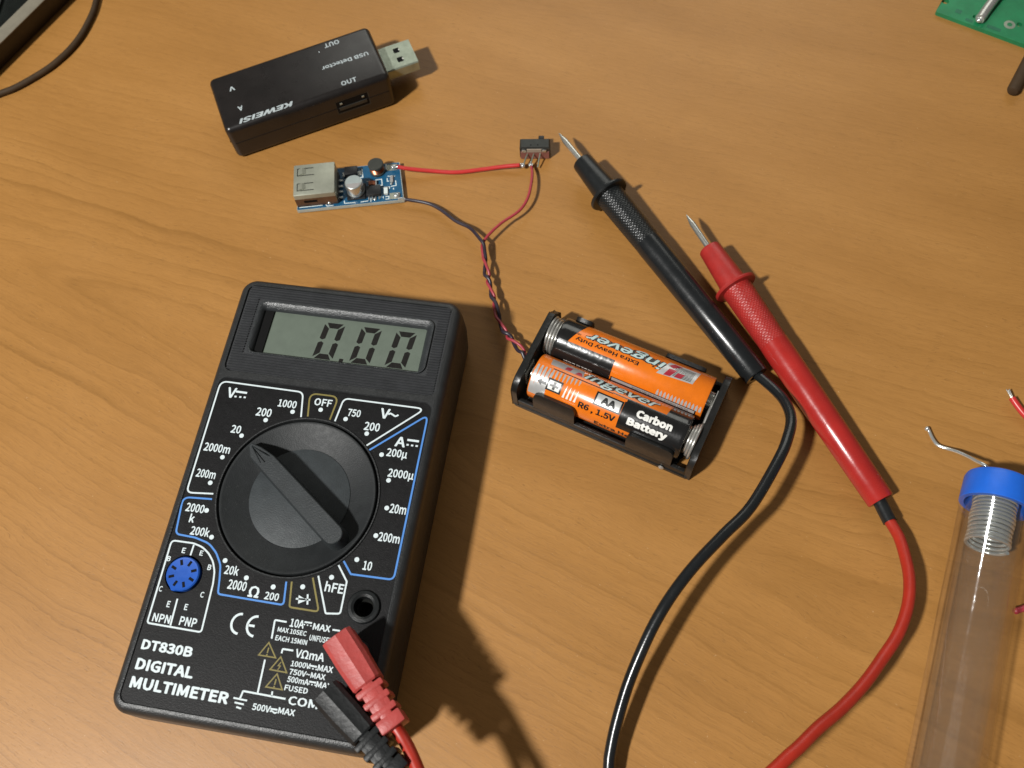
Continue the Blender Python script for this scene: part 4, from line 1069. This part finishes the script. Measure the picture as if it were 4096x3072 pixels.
curved((12.6, 10.0, 12.6, 14.2), (16, 31, 32, 20), .085, b2, 'logo_mark', MAT['redprint'])
curved((11.4, 9.4, 8.6, 10.8), (-5, -3.5, 10, 9), .085, b2, 'logo_mark', MAT['redprint'])
ctext('ingever', 14.8, 40.7, 24.8, -2.6, .06, b2, MAT['blackprint'], .055, .25, 'letter_outline')
ctext('ingever', 15.1, 40.4, 23.6, -1.4, .09, b2, MAT['paleprint'], .008, .25)
ctext('Extra Heavy Duty', 22.5, 43.0, -3.2, -13.0, .06, b2, MAT['blackprint'], .012)
ctext('®', 41.9, 43.6, 12.5, 4.0, .06, b2, MAT['blackprint'], .0)
ctext('MADE IN CHINA', 35.0, 44.4, -73, -81.5, .06, b2, MAT['whiteprint'], .015)
crect(1.7, 29.0, -82, -64, .05, b2, 'label_line', MAT['blackprint'])
crect(2.1, 28.6, -80, -66, .07, b2, 'warning_band', MAT['greyprint'])
ctext('DO NOT DISPOSE IN FIRE OR RECHARGE', 4.0, 22.0, -69.0, -75.0, .085, b2, MAT['blackprint'], .0)
for k in range(13):
    s = .8 + k * 1.12
    curved((s - .05, s + .05, s + .36, s - .36), (-47, -47, -54, -54), .035, b2, 'silver_bar', MAT['silverprint'])
    curved((s - .36, s + .36, s + .36, s - .36), (-54, -54, -64, -64), .035, b2, 'silver_bar', MAT['silverprint'])

# ------------------------------------------------------------------ solder tube with its wire
TA = Vector((131.4, -56.2, 9.4)); TB = Vector((77.9, -152.3, 9.4))
ax = (TB - TA).normalized()
TUB = thing('solder_tube', 'clear plastic solder tube with a bright blue end cap', 'tube', (TA.x, TA.y, 0))
TM = Matrix.Translation((-TA.x, -TA.y, 0)) @ axis_matrix(TA, TB)
TL = (TB - TA).length
MB().lathe([(8.1, 8.75), (9.38, 8.75), (9.38, 9.4), (9.0, 9.7), (9.0, TL), (8.5, TL + .5), (.01, TL + .5)], 72, TM, False, False).build('tube_wall', MAT['clear'], TUB, 60)
MB().lathe([(7.15, 8.8), (7.15, TL - 1), (.01, TL - 1)], 72, TM, False, False).build('tube_bore', MAT['bore'], TUB, 60)
MB().lathe([(1.2, 2.4), (1.2, .3), (7.8, .0), (8.7, .6), (9.1, 1.6), (9.3, 8.5), (9.1, 8.7), (8.0, 8.7), (8.0, 2.4)], 72, TM, False, True).build('end_cap', MAT['cap'], TUB, 30)
def scoil():
    out = []; n = 30; turns = 13
    for i in range(turns * n + 1):
        a = 2 * PI * i / n; z = 4.2 + 1.22 * i / n
        out.append(((5.3 + .12 * math.sin(i * .037)) * math.cos(a), (5.3 + .12 * math.sin(i * .037)) * math.sin(a) - .5, z + .22 * math.sin(i * .021)))
    return out
TW_ = axis_matrix(TA, TB)
cl = [TW_ @ Vector(p) for p in scoil()]
so = MB().tube(spline([tuple(p) for p in SW] + [tuple(TA + Vector((.2, .4, 0))), tuple(TA + ax * 2.2)], .8)[:-1], .5, 10).build('solder_wire', MAT['solder'], None, 60)
tag(so, 'bent silver solder wire poking out of the blue cap', 'solder wire')
MB().tube(cl, .56, 8).build('coil', MAT['solder'], so, 60)
MB().sphere(SW[0], .72).build('bead', MAT['solder'], so, 60)

# ------------------------------------------------------------------ things cut by the picture edges
# dark slab, far left
s0 = Vector((-173.8, 168.8)); s1 = Vector((-156.6, 190.2))
ed = (s1 - s0).normalized(); nn = Vector((ed.y, -ed.x))
sa_ = math.atan2(ed.y, ed.x)
SL = thing('tablet_device', 'dark slab shaped device with a grey rim at the corner of the table', 'device', (s0.x, s0.y, 0), sa_)
slab = rrect(-70, 0, 90, 110, 8, 6)
MB().loft([[(x, y, 0) for x, y in inset(slab, 1.5)], [(x, y, 1.0) for x, y in inset(slab, .8)], [(x, y, 8.6) for x, y in inset(slab, .1)], [(x, y, 8.9) for x, y in inset(slab, .3)]], True, True).build('underside', MAT['slabside'], SL, 30)
MB().loft([[(x, y, 8.7) for x, y in slab], [(x, y, 9.1) for x, y in inset(slab, -.1)], [(x, y, 9.4) for x, y in inset(slab, .3)], [(x, y, 10.3) for x, y in inset(slab, 4.2)], [(x, y, 9.9) for x, y in inset(slab, 4.4)]], False, False).build('rim', MAT['rim'], SL, 30)
MB().prism(inset(slab, 4.3), 9.0, 10.0).build('glass_top', MAT['slab'], SL, 30)
SLI = (Matrix.Translation((s0.x, s0.y, 0)) @ Matrix.Rotation(sa_, 4, 'Z')).inverted()
MB().tube([SLI @ Vector(p) for p in ((-177.5, 178, 11.2), (-176.2, 184, 11.4), (-175.2, 191, 11.4), (-174.6, 198, 11.3))], [.6, 1.5, 1.7, 1.7], 14).build('white_strip', MAT['white'], SL, 60)
# thin brown tube standing in for a wire's shadow on the table
WIRE_SHADOW = [(-139.5, 210, 1.2), (-140.2, 200, 1.2), (-140.96, 193.92, 1.2), (-141.79, 188.43, 1.2), (-143.66, 182.25, 1.2), (-146.37, 175.62, 1.2), (-149.96, 169.74, 1.2), (-154.28, 164.79, 1.2), (-159.28, 160.5, 1.2), (-169.2, 154.65, 1.2), (-176.2, 152.3, 1.2), (-190, 149, 1.2), (-215, 148, 1.2)]
tag(MB().tube(spline(WIRE_SHADOW, 2), 1.2, 10).build('wire_shadow_strand', MAT['darkbrown'], None, 60), 'thin brown strand painted in as a wire shadow round the dark device', 'cable')
# green board at the far right corner
g0 = Vector((174.64, 121.94)); g1 = Vector((198.05, 102.07)); ga = math.atan2(g1.y - g0.y, g1.x - g0.x)
GB = thing('green_circuit_board', 'bright green circuit board with a grey metal pin across it', 'circuit board', (g0.x, g0.y, 0), ga)
gh = [circ(1.2, 6.4, 1.3, 16), circ(13.3, 4.3, .9, 16), circ(28.2, 8.2, 1.0, 16)]
gb = MB().plate(rrect(0, 0, 60, 42, 1.0, 4), gh, 1.6)
gb.loft([[(x, y, .0) for x, y in rrect(0, 0, 60, 42, 1.0, 4)], [(x, y, 1.6) for x, y in rrect(0, 0, 60, 42, 1.0, 4)]], False, False)
for h in gh:
    gb.loft([[(x, y, .0) for x, y in h], [(x, y, 1.6) for x, y in h]], False, False)
gb = gb.build('printed_board', MAT['pcbgreen'], GB, 20)
for (x0, y0, sx, sy) in ((7.2, 3.9, 2.3, 2.0), (12.0, 1.6, 2.8, 1.4), (21, 2.2, 5, 1.6)):
    MB().prism(rrect(x0 - sx / 2, y0 - sy / 2, x0 + sx / 2, y0 + sy / 2, .3, 3), 1.6, 1.66).build('copper_area', MAT['pcbgreen2'], gb, 0)
MB().lathe([(2.0, 1.6), (2.0, 1.68), (.9, 1.72)], 24, Matrix.Translation((25.2, 6.4, 0)), False, False).build('ring_pad', MAT['tin2'], gb, 30)
pin = [Vector((187.6, 113.9, 3.2)), Vector((188.5, 114.6, 3.3)), Vector((191.2, 117.4, 3.6)), Vector((196.5, 122.5, 4.2)), Vector((206, 131.5, 5.4))]
GI = (Matrix.Translation((g0.x, g0.y, 0)) @ Matrix.Rotation(ga, 4, 'Z')).inverted()
MB().tube([GI @ Vector(p) for p in spline([tuple(p) for p in pin], 1.0)], 1.75, 18).build('metal_pin', MAT['spring'], GB, 60)
MB().sphere(GI @ Vector((187.5, 113.8, 3.0)), 1.3, None, 1, 1, .8).build('solder_blob', MAT['solder'], GB)
# dark brown rod on the right
tag(MB().lathe([(.8, 0), (1.7, .3), (2.1, 1.2), (2.2, 40), (.01, 40.2)], 24, axis_matrix((187.6, 80.2, 2.3), (197.8, 92.4, 2.6))).build('dark_rod', MAT['darkbrown'], None, 40), 'dark brown rod end lying at the right edge', 'rod')
# stripped red wire
rw = tag(MB().tube(spline([(147.0, -30.6, 2.6), (147.7, -33.1, 2.4), (149.2, -36.6, 2.0), (152.5, -42, 1.4), (158, -48, 1.1)], .8), 1.0, 12).build('stripped_wire', MAT['wirered'], None, 60), 'short red wire with its bare copper end showing at the right edge', 'wire', 'loose red wires at the right edge')
for k, (dx, dy) in enumerate(((0, 0), (.35, .1), (-.3, .05), (.1, -.2))):
    MB().tube(spline([(147.0 + dx * .8, -30.7 + dy, 2.6), (146.75 + dx, -29.3 + dy, 2.8), (146.55 + dx * 1.2, -28.2 + dy * 2 + k * .15, 2.9)], .5), .16, 6).build('bare_strand', MAT['spring'], rw, 60)
pw_ = tag(MB().tube(spline([(126.3, -91.0, 2.4), (128.1, -90.7, 2.6), (133, -89.6, 2.2), (142, -86, 1.2)], .8), .85, 12).build('stripped_wire', MAT['wirepink'], None, 60), 'pink wire end touching the right side of the clear tube', 'wire', 'loose red wires at the right edge')
MB().sphere((126.2, -91.0, 2.4), .95).build('wire_tip', MAT['wirepink'], pw_, 60)
